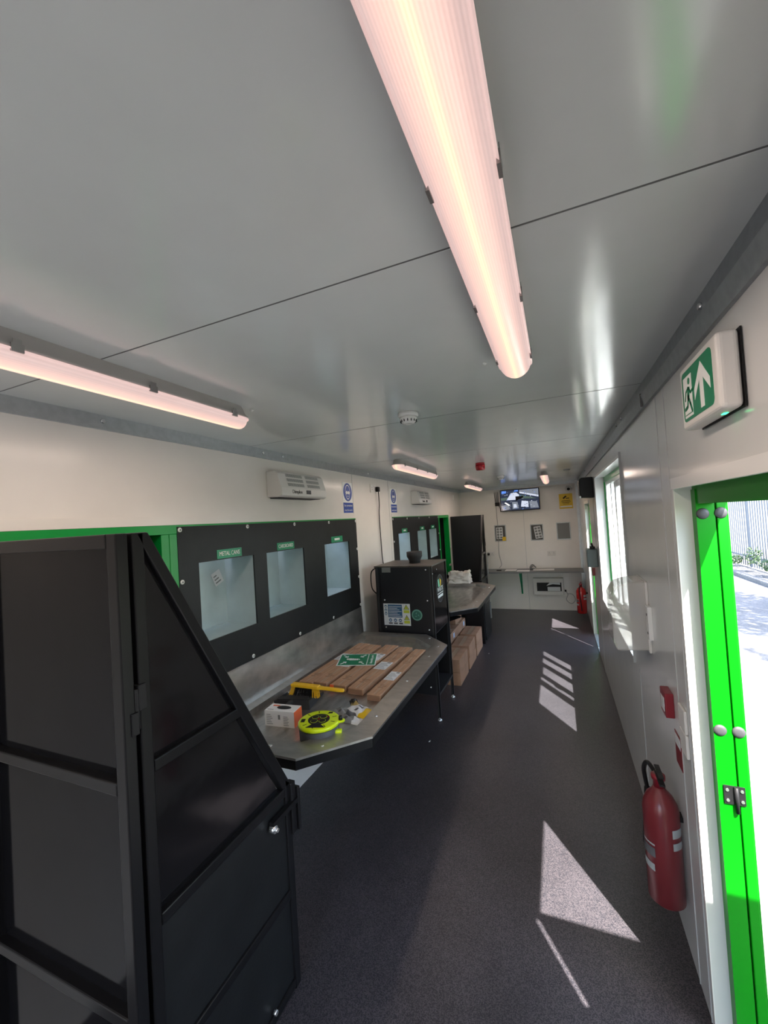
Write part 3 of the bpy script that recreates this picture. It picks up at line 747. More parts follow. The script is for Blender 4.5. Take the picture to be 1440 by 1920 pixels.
# ================================================================ THINGS ON THE NEAR BENCH
ZT = .762
LB = [(-2.093, 2.371, -2.072, 3.262, .108, 0), (-1.987, 2.388, -1.953, 3.242, .105, 0), (-1.850, 2.376, -1.815, 3.262, .120, 0), (-1.706, 2.352, -1.675, 3.235, .112, 0), (-1.544, 2.297, -1.530, 3.20, .092, 0)]
desc = ['long flat brown cardboard box lying nearest the backsplash', 'long flat cardboard box second out from the backsplash', 'long flat cardboard box in the middle of five with red tape end', 'long flat cardboard box fourth out, with white label near its middle', 'long flat cardboard box nearest the bench edge, set slightly apart']
for i, (xa, ya, xb, yb, wd, _) in enumerate(LB):
    d = Vector((xb-xa, yb-ya, 0)); L = d.length; d.normalize(); r = Vector((d.y, -d.x, 0))
    t = thing('long_carton', (xa, ya, ZT), desc[i], 'box', 'long cardboard boxes on the near bench')
    M = Matrix.Identity(4)
    for k in range(3): M[k][0] = r[k]; M[k][1] = d[k]; M[k][2] = (0, 0, 1)[k]; M[k][3] = (xa, ya, ZT)[k]
    hh = .040
    b = MB(M).box(0, wd, 0, L, .0, hh); b.build('carton_body', 'card_wood', t, bevel=.004)
    e = MB(M).box(.006, wd-.006, -.0015, 0, .005, hh-.012).box(.004, wd-.004, -.004, -.0015, .026, hh-.003); e.build('end_flap', 'card_edge', t)
    MB(M).box(wd*.46, wd*.54, .01, L-.01, hh, hh+.0005).build('tape_seam', 'tape', t)
    lp = {0: .50, 1: .36, 2: .56, 3: .40, 4: .26}[i]
    lb = MB(M); lb.box(.008, wd-.008, L*lp, L*lp+.15, hh+.0005, hh+.0012); lb.use(1)
    for k in range(6): lb.box(.016, wd-.02-.012*(k % 3), L*lp+.012+.02*k, L*lp+.018+.02*k, hh+.0012, hh+.0016)
    lb.box(wd*.55, wd*.8, L*lp+.125, L*lp+.145, hh+.0012, hh+.0016)
    lb.build('shipping_label', ['label_white', 'grey_mid'], t)
    pr = MB(M)
    for q0 in (.12, .62, .78):
        for q in range(3): pr.box(wd*(.25+.1*(q % 2)), wd*(.55+.12*((q+i) % 3)), L*q0+.022*q, L*q0+.022*q+.008, hh+.0003, hh+.0008)
    pr.build('printed_marks', 'card_edge', t)['kind'] = 'stuff'
    if i == 2: MB(M).box(.0, .03, -.005, .02, .012, .038).build('red_tape', 'orange_red', t)
# assembly point sign
M = frame((-1.879, 2.845, ZT+.042), (.28, .077, 0), (-.087, .246, 0))
t = thing('assembly_sign', (-1.879, 2.845, ZT+.042), 'green and white assembly point sign lying on the long boxes', 'sign')
b = MB(M).box(-.148, .148, -.128, .128, 0, .003); b.use(1).box(-.140, .078, -.120, .120, .003, .0036).box(.083, .141, -.120, .120, .003, .0036)
b.build('sign_board', ['white_text', 'green_sign'], t)
g = MB(M)
for sx in (-1, 1):
    for sy in (-1, 1):
        cx, cy = -.031+sx*.068, sy*.072
        tip = (cx-sx*.018, cy-sy*.022); a = (cx+sx*.022, cy+sy*.028)
        dx, dy = tip[0]-a[0], tip[1]-a[1]; l = math.hypot(dx, dy); dx /= l; dy /= l; px, py = -dy, dx
        g.prism([(a[0]+px*.005, a[1]+py*.005), (a[0]-px*.005, a[1]-py*.005), (tip[0]-px*.005, tip[1]-py*.005), (tip[0]+px*.005, tip[1]+py*.005)], 'z', .0036, .0042)
        g.prism([(tip[0]+dx*.004, tip[1]+dy*.004), (tip[0]+dx*.004-sx*-.028, tip[1]+dy*.004), (tip[0]+dx*.004+sx*.028, tip[1]+dy*.004+sy*.008), (tip[0]+sx*.006, tip[1]+sy*.008), (tip[0]+sx*.006, tip[1]+sy*.03), (tip[0]-sx*.002, tip[1]+sy*.03)], 'z', .0036, .0042)
for k, (px_, py_, s_) in enumerate([(-.045, .0, 1.15), (-.028, .012, 1), (-.028, -.012, 1), (-.060, .02, .8), (-.012, 0, .9)]):
    g.disc((px_+.028*s_, py_, .0036), .007*s_, .0007, 12); g.box(px_-.035*s_, px_+.018*s_, py_-.006*s_, py_+.006*s_, .0036, .0043)
g.build('pictogram', 'white_text', t)
text('lettering', 'Assembly point', .030, M @ Matrix.Translation((.112, 0, .0037)) @ Matrix.Rotation(math.pi/2, 4, 'Z'), 'white_text', t)
# cable reel
t = thing('cable_reel', (-1.600, 1.840, ZT), 'round yellow and black extension cable reel with four sockets on top', 'cable reel')
c = (-1.600, 1.840, ZT)
MB().lathe(c, [(.098, 0), (.102, .006), (.104, .062), (.10, .066)], 40).build('drum', 'grey_dark', t)
MB().lathe((c[0], c[1], ZT+.066), [(.100, 0), (.108, .004), (.108, .016), (.103, .021), (.098, .022)], 44).build('rim_disc', 'lime', t)
M = frame((c[0], c[1], ZT+.088), (.9, .35, 0), (-.35, .9, 0))
b = MB(M); b.disc((0, 0, 0), .056, .003, 32); b.prism([(-.03, -.05), (.02, -.055), (.045, -.088), (-.055, -.082)], 'z', 0, .0008)
b.box(-.092, -.072, -.022, .012, 0, .0008); b.box(.040, .062, .062, .078, 0, .0008)
for k in range(9):
    a = k*.7+.3; b.prism([(.070*math.cos(a), .070*math.sin(a)), (.093*math.cos(a), .093*math.sin(a)), (.093*math.cos(a+.05), .093*math.sin(a+.05)), (.070*math.cos(a+.05), .070*math.sin(a+.05))], 'z', 0, .0006)
b.use(1)
for k in range(4):
    a = math.pi/4+k*math.pi/2
    b.disc((.030*math.cos(a), .030*math.sin(a), .003), .0185, .0006, 20)
b.use(0)
for k in range(4):
    a = math.pi/4+k*math.pi/2
    b.disc((.030*math.cos(a), .030*math.sin(a), .0036), .0170, .0005, 20)
b.use(2).disc((0, 0, .003), .005, .001, 12).disc((.045, .02, .003), .004, .0012, 10)
b.build('socket_face', ['bl', 'lime', 'red'], t)
MB(M).prism([(.085, -.028), (.125, -.020), (.136, -.008), (.134, .006), (.122, .012), (.090, .018)], 'z', -.014, -.004).build('carry_handle', 'lime', t, bevel=.003)
MB(M).cyl((.113, -.002, -.004), (.113, -.002, .014), .011, .009, 16).build('winding_knob', 'bl', t)
MB(M).box(.088, .122, -.052, -.028, -.058, -.036).build('plug', 'lime', t, bevel=.004)
# small product carton with black device printed on top
t = thing('mouse_carton', (-1.875, 1.895, ZT), 'small white carton with orange end and a black device pictured on top', 'box')
M = frame((-1.966, 1.858, ZT), (.183, .017, 0), (-.017, .183, 0)); 
b = MB(M).box(0, .185, 0, .085, 0, .086)
body = b.build('carton_body', 'white_gloss', t, bevel=.001)
b = MB(M).box(.185, .1862, .001, .084, .001, .085); b.build('orange_end', 'orange_red', t)
b = MB(M); 
b.prism([(.075+.040*math.cos(a)*(1.2 if math.cos(a) > 0 else 1)+.02, .045+.021*math.sin(a)) for a in [i*math.pi/10 for i in range(20)]], 'z', .0862, .0870)
b.build('printed_device', 'bl', t)
b = MB(M)
for k in range(6): b.box(.012, .050-.006*(k % 3), -.0008, 0, .012+.010*k, .015+.010*k)
for k in range(6): b.box(.118, .150-.005*(k % 2), -.0008, 0, .010+.009*k, .013+.009*k)
b.box(.085, .098, -.0008, 0, .04, .065); b.box(.012, .05, .010, .016, .0862, .0866)
b.build('printed_text', 'grey_mid', t)['kind'] = 'stuff'
b = MB(M).box(.02, .062, .055, .068, .0862, .0867); b.build('printed_logo', 'orange_red', t)
# dustpan and brush
t = thing('dustpan', (-1.93, 2.16, ZT), 'black plastic dustpan on the near bench beneath a yellow brush', 'dustpan')
M = frame((-1.95, 2.17, ZT), (.97, .25, 0), (-.25, .97, 0))
b = MB(M); b.add([(-.12, -.11, 0), (.10, -.11, 0), (.12, .12, 0), (-.13, .12, 0), (-.12, -.11, .055), (.10, -.11, .055), (.12, .12, .012), (-.13, .12, .012),
                  (-.115, -.105, .004), (.095, -.105, .004), (.115, .12, .004), (-.125, .12, .004), (-.115, -.105, .055), (.095, -.105, .055), (.115, .12, .012), (-.125, .12, .012)],
                 [(0, 3, 2, 1), (0, 1, 5, 4), (1, 2, 6, 5), (0, 4, 7, 3), (8, 9, 10, 11), (8, 12, 13, 9), (9, 13, 14, 10), (8, 11, 15, 12), (4, 5, 13, 12), (5, 6, 14, 13), (4, 12, 15, 7), (2, 3, 11, 10), (2, 10, 14, 6), (3, 7, 15, 11)])
b.build('pan', 'rubber', t)
MB(M).box(-.10, .085, -.10, -.055, .050, .060).build('pan_hood', 'rubber', t)
MB(M).tube([(-.01, -.105, .045), (-.015, -.15, .05), (-.02, -.215, .035)], .013, 10).build('pan_handle', 'rubber', t)
t = thing('hand_brush', (-1.86, 2.16, ZT+.06), 'yellow hand brush with yellow and black bristles lying on the black dustpan', 'brush')
A = Vector((-1.985, 2.150, ZT+.115)); Bp = Vector((-1.80, 2.165, ZT+.108))
b = MB(); n = 10
top = [(-.0, .0)]
M = frame(A, (Bp-A), (0, 1, 0))
MB(M).box(0, .185, -.020, .020, -.010, .008).build('brush_back', 'yellow_brush', t, bevel=.004)
MB(M).prism([(.18, -.020), (.215, -.013), (.33, -.014), (.352, -.010), (.352, .010), (.33, .014), (.215, .013), (.18, .020)], 'z', -.012, .004).build('handle', 'yellow_brush', t, bevel=.004)
bl = MB(M); 
for i in range(26):
    for j in range(6):
        x = .006+.0068*i; y = -.016+.0064*j; bl.use(0 if 3 < i < 21 else 1)
        dx = random.uniform(-.006, .006)+(i-13)*.0012; dy = random.uniform(-.004, .004)-.012
        bl.add([(x-.0016, y, -.010), (x+.0016, y, -.010), (x+.0016+dx, y+dy, -.058), (x-.0016+dx, y+dy, -.058), (x, y+.0016, -.010), (x+dx, y+dy+.0016, -.058)], [(0, 1, 2, 3), (1, 4, 5, 2), (4, 0, 3, 5)])
br = bl.build('bristles', ['bl', 'yellow_brush'], t); br['kind'] = 'stuff'
# dark tool bag behind dustpan -> black cloth strip
# grey gloves / packs at the bench edge
def packet(x, y, ang, L, Wd, label, mats, name, hump=.018):
    t = thing(name, (x, y, ZT), label, 'packet')
    M = Matrix.Translation((x, y, ZT)) @ Matrix.Rotation(ang, 4, 'Z')
    n = 12; b = MB(M); b.smooth = True; vs = []; fs = []
    for s in (1, 0):
        for i in range(n+1):
            for j in range(n+1):
                u = i/n*2-1; v = j/n*2-1
                z = hump*(1-u*u)**.6*(1-v*v)**.6*(1+.35*math.sin(u*9+v*5)) if s else 0
                vs.append((u*L/2, v*Wd/2, .001+z))
    k = (n+1)**2
    for i in range(n):
        for j in range(n):
            a = i*(n+1)+j; fs.append((a, a+n+1, a+n+2, a+1)); fs.append((k+a, k+a+1, k+a+n+2, k+a+n+1))
    b.add(vs, fs)
    for q in range(len(b.f)):
        i = (q//2)//n
        if i < 4: b.mi[q] = 1
        elif 5 < i < 8 and (q//2) % n in (3, 4, 7, 8): b.mi[q] = 2
    b.build('packet_body', mats, t)
packet(-1.515, 2.150, 2.75, .19, .11, 'white packet with yellow end and barcode among the items at the bench edge', ['label_white', 'yellow', 'label_dark'], 'paper_packet')
packet(-1.530, 2.035, 3.05, .19, .065, 'grey and white packet lying just behind the yellow cable reel', ['grey_mid', 'label_white', 'label_dark'], 'paper_packet', .022)
packet(-1.60, 2.095, 2.9, .17, .07, 'dark grey work glove packet behind the cable reel', ['grey_mid', 'grey_dark', 'label_dark'], 'glove_packet', .025)
packet(-1.60, 2.235, 2.2, .10, .05, 'small black and gold packet behind the white packets', ['bl', 'brass', 'grey_dark'], 'foil_packet', .02)

# ================================================================ LEFT WALL THINGS
def heater(y0, label):
    t = thing('wall_heater', (XL, y0+.29, 2.06), label, 'heater', 'white heaters over the sorting panels')
    y1 = y0+.585; z0, z1 = 2.065, 2.250; d = .125
    b = MB(); prof = [(XL, z0+.005), (XL+.10, z0), (XL+d, z0+.012), (XL+d-.002, z0+.065), (XL+d-.030, z1-.02), (XL+.075, z1), (XL, z1)]
    b.prism([(x, z) for x, z in prof], 'y', y0, y1); b.build('casing', 'white_plastic', t, bevel=.008, seg=3)
    b = MB()
    MB().box(XL+.004, XL+.10, y0+.03, y1-.06, z0-.004, z0+.001).build('outlet', 'bl', t)
    # grille louvres follow the sloping upper front
    def sl(z): return XL+d-.002-(z-(z0+.065))*(.028/(z1-.02-z0-.065))
    for (a, c) in ((y0+.085, y0+.285), (y0+.325, y0+.50)):
        g = MB()
        for k in range(3):
            za = z0+.078+.033*k
            g.add([(sl(za)+.0012, a, za), (sl(za)+.0012, c, za), (sl(za+.022)+.0012, c, za+.022), (sl(za+.022)+.0012, a, za+.022)], [(0, 1, 2, 3)])
            g.use(1)
            for j in range(14):
                yy = a+(c-a)*(j+.5)/14
                g.add([(sl(za)+.002, yy-.002, za), (sl(za)+.002, yy+.002, za), (sl(za+.022)+.002, yy+.002, za+.022), (sl(za+.022)+.002, yy-.002, za+.022)], [(0, 1, 2, 3)])
            g.use(0)
        g.build('grille', ['grey_mid', 'white_plastic'], t)
    MB().box(XL+d-.003, XL+d+.003, y0+.30, y0+.355, z0+.028, z0+.056).build('switch', 'grey_dark', t)
    text('lettering', 'Dimplex', .036, onleft(y0+.185, z0+.040, XL+d), 'bl', t)
heater(2.285, 'white slatted wall heater above the near sorting panel')
heater(5.31, 'white slatted wall heater above the far sorting panel, by the far corner')
def eye_sign(yc, label):
    t = thing('safety_sign', (XL, yc, 1.96), label, 'sign', 'blue eye protection signs')
    b = MB(onleft(yc, 2.10)); b.box(-.098, .098, -.143, .148, .0, .002); b.build('sign_board', 'white_text', t)
    b = MB(onleft(yc, 2.10, XL+.002)); b.disc((0, .055, 0), .086, .0006, 36); b.box(-.096, .096, -.141, -.045, 0, .0006)
    b.build('blue_field', 'blue_sign', t)
    b = MB(onleft(yc, 2.10, XL+.0026))
    def hd(k): return [(.050*k*math.sin(a)*(1 if math.cos(a) > 0 else .85), .055+.070*k*math.cos(a)) for a in [i*2*math.pi/24 for i in range(24)]]
    b.prism(hd(1), 'z', 0, .0004); b.use(1).prism(hd(.88), 'z', .0004, .0007)
    b.use(0).disc((-.019, .050, .0007), .017, .0005, 16).disc((.019, .050, .0007), .017, .0005, 16).box(-.046, .046, .049, .055, .0007, .0011)
    b.box(-.012, .012, .014, .020, .0007, .0011)
    b.build('pictogram', ['white_text', 'blue_sign'], t)
    text('lettering', 'Eye protection', .027, onleft(yc, 2.10-.072, XL+.0028), 'white_text', t)
    text('lettering', 'must be worn', .027, onleft(yc, 2.10-.115, XL+.0028), 'white_text', t)
eye_sign(3.468, 'blue and white eye protection sign by the near heater')
eye_sign(4.655, 'blue and white eye protection sign left of the far sorting panel')
def socket(name, M, wd, hh, label, cat='socket', slots=True):
    t = thing(name, M.translation, label, cat)
    MB(M).box(-wd/2, wd/2, -hh/2, hh/2, 0, .010).build('face_plate', 'white_plastic', t, bevel=.003)
    if slots:
        b = MB(M)
        for s in ((-1, 1) if wd > .12 else (0,)):
            cx = s*wd*.26
            b.box(cx-.003, cx+.003, .005, .016, .010, .0104); b.box(cx-.014, cx-.006, -.014, -.009, .010, .0104); b.box(cx+.006, cx+.014, -.014, -.009, .010, .0104)
        b.build('pin_slots', 'bl', t)
        b = MB(M)
        for s in (-1, 1): b.box(s*.012-.005, s*.012+.005, .02, .032, .010, .013)
        b.build('rocker_switch', 'white_gloss', t)
    return t
socket('wall_socket', onleft(4.06, 2.218), .150, .088, 'white double wall socket high on the left wall between the signs')
t = thing('power_cable', (XL+.02, 4.14, 2.21), 'black plug and cable hanging from the high wall socket to the black machine', 'cable')
MB(onleft(4.125, 2.215, XL+.011)).box(-.024, .024, -.03, .024, 0, .038).build('plug', 'bl', t, bevel=.008)
MB().tube([(XL+.035, 4.13, 2.19), (XL+.03, 4.145, 2.05), (XL+.015, 4.16, 1.93), (XL+.015, 4.166, 1.62), (XL+.02, 4.175, 1.40), (-2.12, 4.12, 1.15), (-2.06, 4.1, 1.05)], .0055).build('flex', 'bl', t)
MB(onleft(7.79, 2.235)).box(-.045, .045, -.045, .045, 0, .012)
tag(MB(onleft(7.79, 2.235)).box(-.043, .043, -.043, .043, 0, .012).build('isolator_switch', 'white_plastic', bevel=.003), 'small white square switch high on the left wall in the far corner', 'switch')

# ================================================================ CEILING THINGS
LAMP_W = 2.2
def light(xc, y0, y1, label, ang=0):
    t = thing('ceiling_light', (xc, (y0+y1)/2, H), label, 'light', 'long batten lights on the ceiling')
    yc = (y0+y1)/2; L = (y1-y0)/2
    # housing: long tray with rounded ends
    def oval(r, l, n=10, zz=0): 
        return [(r*math.sin(a), l-r+r*math.cos(a)) for a in [(-math.pi/2+i*math.pi/n) for i in range(n+1)]] + [(r*math.sin(a), -(l-r)+r*math.cos(a)) for a in [(math.pi/2+i*math.pi/n) for i in range(n+1)]]
    def loft(secs, m, name, parent, smooth=True):
        b = MB(Matrix.Translation((xc, yc, 0))); vs = []; n = len(secs[0][1])
        for z, poly in secs: vs += [(p[0], p[1], z) for p in poly]
        b.smooth = smooth
        b.add(vs, [(k*n+i, k*n+(i+1) % n, (k+1)*n+(i+1) % n, (k+1)*n+i) for k in range(len(secs)-1) for i in range(n)])
        b.smooth = False
        b.add([(p[0], p[1], secs[-1][0]) for p in secs[-1][1]], [tuple(range(n))])
        return b.build(name, m, parent)
    loft([(H, oval(.034, L-.03)), (H-.036, oval(.043, L-.012)), (H-.044, oval(.050, L)), (H-.052, oval(.050, L)), (H-.0525, oval(.045, L-.004))], 'housing_grey', 'housing', t)
    secs = [(H-.052, oval(.0525, L+.002)), (H-.057, oval(.0525, L+.002))]
    for k in range(9):
        a = k/8*math.pi/2; secs.append((H-.0525-.040*math.sin(a), oval(.0445*math.cos(a)*.999+.004, L-.006-.026*(1-math.cos(a)))))
    df = loft(secs, 'diffuser', 'diffuser', t)
    la = bpy.data.lights.new('batten_glow', 'AREA'); la.shape = 'RECTANGLE'; la.size = .07; la.size_y = (y1-y0)-.08
    la.energy = LAMP_W*(y1-y0)/1.3; la.color = (1, .80, .68)
    lo = bpy.data.objects.new('batten_glow', la); COL.objects.link(lo); lo.parent = t; lo.location = (0, 0, -.0965)
    for s in (-1, 1):
        for k in range(4):
            yy = y1-(.115, .495, .875, 1.255)[k]*(y1-y0)/1.375
            MB().box(xc+s*.0485, xc+s*.0545, yy-.014, yy+.014, H-.061, H-.040).box(xc+s*.0525, xc+s*.0535, yy-.010, yy+.010, H-.058, H-.028).build('clip', 'clip_metal', t)
    return t
mat('housing_grey', (.42, .40, .38), .45); mat('clip_metal', (.30, .29, .28), .3, .6)
light(-.484, .10, 1.475, 'long glowing batten light overhead, largest in the photo, above the aisle')
light(-1.665, .10, 1.475, 'long glowing batten light at the left, over the near guard')
light(-1.665, 3.37, 4.63, 'glowing batten light over the black machine, mid-way down the room')
light(-1.665, 6.48, 7.72, 'small glowing batten light at the far end, left of the screen')
light(-.52, 6.0, 7.35, 'small glowing batten light at the far end, right of the screen, seen end-on')
def smoke(x, y, label):
    t = thing('smoke_detector', (x, y, H), label, 'detector')
    MB().lathe((x, y, H), [(.052, 0), (.052, -.018), (.045, -.022)], 28).build('base', 'white_gloss', t)
    b = MB().lathe((x, y, H-.022), [(.046, 0), (.044, -.012), (.030, -.032), (.016, -.036), (.014, -.034)], 28); b.use(1)
    for k in range(14):
        a = k*2*math.pi/14; b.box(x+.0405*math.cos(a)-.002, x+.0405*math.cos(a)+.002, y+.0405*math.sin(a)-.002, y+.0405*math.sin(a)+.002, H-.048, H-.034)
    b.build('sensor_cap', ['white_gloss', 'bl'], t)
smoke(-1.055, 1.985, 'white round smoke detector on the ceiling, the nearer one')
smoke(-1.085, 6.0, 'white round smoke detector on the ceiling in front of the screen')
t = thing('fire_sounder', (-1.09, 4.33, H), 'red round fire alarm sounder on the ceiling', 'alarm')
MB().lathe((-1.09, 4.33, H), [(.046, 0), (.046, -.018)], 24).build('base', 'red_beacon', t); MB().lathe((-1.09, 4.33, H-.018), [(.049, 0), (.049, -.02), (.045, -.052), (.04, -.056)], 24).build('sounder_cap', 'red_beacon', t)
tag(MB().prism([(-.27, 6.0), (-.19, 6.0), (-.21, 6.10), (-.25, 6.10)], 'z', H-.012, H).build('ceiling_sensor', 'grey_mid'), 'small grey sensor plate on the ceiling near the far right corner', 'sensor')
lab = ['nearest, beside the end of the long overhead light', 'second one down the ceiling, past the smoke detector', 'third one down the ceiling', 'farthest one near the red sounder', 'over the left side near the left light']
for i, (x, y) in enumerate([(-.593, 1.503), (-.597, 2.80), (-.607, 4.08), (-.60, 5.38), (-1.639, 1.498)]):
    tag(MB().lathe((x, y, H), [(.008, 0), (.008, -.002), (.004, -.006)], 12).build('ceiling_rivet', 'screw_white'), 'tiny white ceiling rivet, ' + lab[i], 'rivet')

# ================================================================ FAR WALL THINGS
t = thing('monitor', (-1.03, YF-.1, 1.9), 'wide black CCTV screen showing four camera pictures, high on the far wall', 'screen')
M = frame((-1.03, YF-.09, 2.113), (1, -.06, 0), (0, .14, 1))
MB(M).box(-.362, .362, -.208, .208, -.030, .0).build('casing', 'bl', t, bevel=.006)
def em(n, c): mat(n, (.01, .01, .01), .15, emit=c, estr=1.0)
em('s_dark', (.012, .016, .03)); em('s_blue', (.06, .14, .42)); em('s_road', (.30, .32, .38)); em('s_grey', (.10, .11, .13)); em('s_white', (.7, .68, .62)); em('s_green', (.04, .06, .05))
sm = ['s_dark', 's_blue', 's_road', 's_grey', 's_white', 's_green']
b = MB(M); z = .001
b.box(-.350, .350, -.196, .196, 0, z)
rnd = random.Random(3)
for (qx, qy) in ((-.350, 0), (0, 0), (-.350, -.196), (0, -.196)):
    def P(pts, m_, h): b.use(m_).prism([(qx+.004+px*.342, qy+.003+py*.190) for px, py in pts], 'z', z, z+h)
    if qy == 0 and qx < 0: P([(.0, .25), (.35, .3), (.42, .0), (.0, .0)], 5, .0003); P([(.30, .0), (1, .0), (1, .5), (.85, .75), (.55, .7), (.45, .4)], 2, .0004); P([(.05, .7), (.3, .75), (.3, .98), (.05, .98)], 1, .0003); P([(.75, .85), (.95, .85), (.95, .98), (.75, .98)], 1, .0003)
    elif qy == 0: P([(0, .85), (1, .35), (1, .98), (0, .98)], 3, .0003); P([(0, .65), (1, .15), (1, .33), (0, .82)], 2, .0004); P([(0, .1), (.9, .0), (.5, .25), (0, .5)], 5, .0003)
    elif qx < 0: P([(0, .5), (.4, .6), (.5, .1), (.1, 0)], 3, .0003); P([(.18, .78), (.26, .82), (.50, .52), (.42, .46)], 4, .0006); P([(.62, .1), (.95, .15), (.9, .8), (.6, .85)], 3, .0004); P([(.68, .2), (.86, .25), (.82, .6), (.68, .6)], 2, .0005)
    else: P([(.05, .3), (.45, .2), (.45, .8), (.1, .9)], 2, .0004); P([(.55, .1), (.98, .1), (.9, .75), (.5, .8)], 3, .0003)
    for k in range(16):
        x_ = rnd.uniform(0, .9); y_ = rnd.uniform(0, .9); P([(x_, y_), (x_+rnd.uniform(.02, .08), y_), (x_+.05, y_+rnd.uniform(.03, .1)), (x_, y_+.04)], rnd.choice([0, 3, 3, 5, 1, 2]), .0008)
b.use(0).box(-.350, .350, -.003, .003, z, z+.001); b.box(-.003, .003, -.196, .196, z, z+.001)
b.build('picture', sm, t)
MB().box(-1.10, -.96, YF-.09, YF, 2.05, 2.18).build('wall_mount', 'bl', t)
t = thing('network_router', (-1.46, YF, 2.0), 'black router box with three upright aerials left of the screen', 'router')
MB().box(-1.50, -1.415, YF-.03, YF, 2.02, 2.09).build('router_body', 'bl', t, bevel=.004)
for i, (xx, dd) in enumerate(((-1.49, -.01), (-1.465, -.003), (-1.44, .003))): MB().cyl((xx, YF-.02, 2.08), (xx+dd, YF-.02, 2.29), .006, .005, 8).build('aerial', 'bl', t)
MB().tube([(-1.43, YF-.03, 2.02), (-1.40, YF-.06, 1.97), (-1.40, YF-.05, 1.90)], .005).build('lead', 'bl', t)
tag(MB().tube([(-1.485, YF-.012, 2.02), (-1.483, YF-.012, 1.8), (-1.478, YF-.012, 1.66), (-1.478, YF-.03, 1.5), (-1.480, YF-.03, 1.32), (-1.49, YF-.012, 1.10), (-1.465, YF-.012, .95), (-1.455, YF-.02, .86), (-1.50, YF-.03, .806)], .0045).build('data_cable', 'grey_mid'), 'thin grey cable hanging down the far wall from router to desk', 'cable')
# notice frames
def notice(x0, x1, z0, z1, label, kind):
    t = thing('notice_frame', ((x0+x1)/2, YF, z0), label, 'notice frame', 'snap frames on the far wall')
    b = MB(onfar(0, 0, YF)); w_ = .016
    b.box(x0, x1, z0, z0+w_, 0, .012).box(x0, x1, z1-w_, z1, 0, .012).box(x0, x0+w_, z0+w_, z1-w_, 0, .012).box(x1-w_, x1, z0+w_, z1-w_, 0, .012)
    b.build('frame', 'galv_light', t, bevel=.002)
    b = MB(onfar(0, 0, YF)); b.box(x0+w_, x1-w_, z0+w_, z1-w_, 0, .003); b.build('backing', 'notice_back' if kind else 'grey_mid', t)
    if kind:
        a = 0 if kind == 1 else .13; cx = (x0+x1)/2 + (-.015 if kind == 1 else .02); cz = (z0+z1)/2
        M = onfar(cx, cz, YF-.003) @ Matrix.Rotation(a, 4, 'Z')
        b = MB(M); b.box(-.062, .062, -.115, .115, 0, .001); b.use(1)
        for i in range(2):
            for j in range(4): b.box(-.050+.057*i, -.007+.057*i, -.103+.054*j, -.065+.054*j, .001, .0016)
        b.build('printed_sheet', ['label_white', 'grey_mid'], t)
        if kind == 1: MB(onfar(0, 0, YF-.004)).box(x1-.075, x1-.008, z0+.008, z0+.085, 0, .010).build('yellow_tag', 'yellow', t)
mat('grey_blue', (.12, .16, .165), .35)
mat('notice_back', (.07, .07, .065), .5)
notice(-1.548, -1.329, 1.325, 1.645, 'dark framed notice with a white sheet and yellow corner tag', 1)
notice(-.878, -.648, 1.315, 1.625, 'dark framed notice with a tilted white sheet, middle of the far wall', 2)
notice(-.415, -.175, 1.313, 1.636, 'empty grey framed notice at the right of the far wall', 0)
t = thing('cctv_notice', (-.22, YF, 1.885), 'yellow CCTV warning sign with a black camera symbol', 'sign')
M = onfar(-.22, 2.025)
MB(M).box(-.115, .115, -.138, .138, 0, .002).build('sign_board', 'yellow', t)
b = MB(M); b.prism([(-.055, .06), (-.035, .045), (.02, .085), (.0, .105)], 'z', .002, .003); b.prism([(-.045, .045), (-.02, .045), (-.02, .055), (-.04, .058)], 'z', .002, .003)
b.box(.03, .035, .05, .058, .002, .003); b.box(-.07, .07, .006, .014, .002, .003).box(-.08, .08, -.014, -.006, .002, .003).box(-.06, .06, -.034, -.026, .002, .003).box(.0, .06, .045, .06, .002, .003).box(-.05, .05, -.056, -.050, .002, .003)
b.build('pictogram', 'bl', t)
MB(M).box(-.10, .10, -.112, -.088, .002, .003).build('white_band', 'white_text', t)
t = thing('dome_camera', (-.165, YF, 2.2), 'white round security camera with dark eye above the yellow sign', 'camera')
MB().lathe((-.165, YF, 2.255), [(.056, 0), (.056, .02), (.052, .03)], 24, (0, -1, 0)).build('mount', 'white_gloss', t)
MB().lathe((-.165, YF-.03, 2.248), [(.050, 0), (.050, .03), (.042, .055), (.030, .066)], 24, (0, -1, -.15)).build('eyeball', 'white_gloss', t)
MB().lathe((-.165, YF-.097, 2.240), [(.028, 0), (.024, .010), (.010, .016)], 20, (0, -1, -.15)).build('lens', 'bl', t)
socket('wall_socket', onfar(-.530, 1.068), .150, .085, 'white double wall socket on the far wall above the desk, right half')
socket('wall_socket', onfar(-1.66, 1.085), .150, .085, 'white double wall socket on the far wall beside the black guard')
t = thing('charger_lead', (-1.67, YF-.02, 1.0), 'black plug with grey lead looping over the far black guard', 'cable')
MB(onfar(-1.69, 1.08, YF-.010)).box(-.02, .02, -.022, .022, 0, .035).build('plug', 'bl', t, bevel=.006)
MB().tube([(-1.69, YF-.045, 1.09), (-1.66, 8.1, 1.13), (-1.60, 7.6, 1.15), (-1.575, 7.43, 1.10), (-1.572, 7.40, .95), (-1.572, 7.385, .82)], .007).build('flex', 'grey_mid', t)
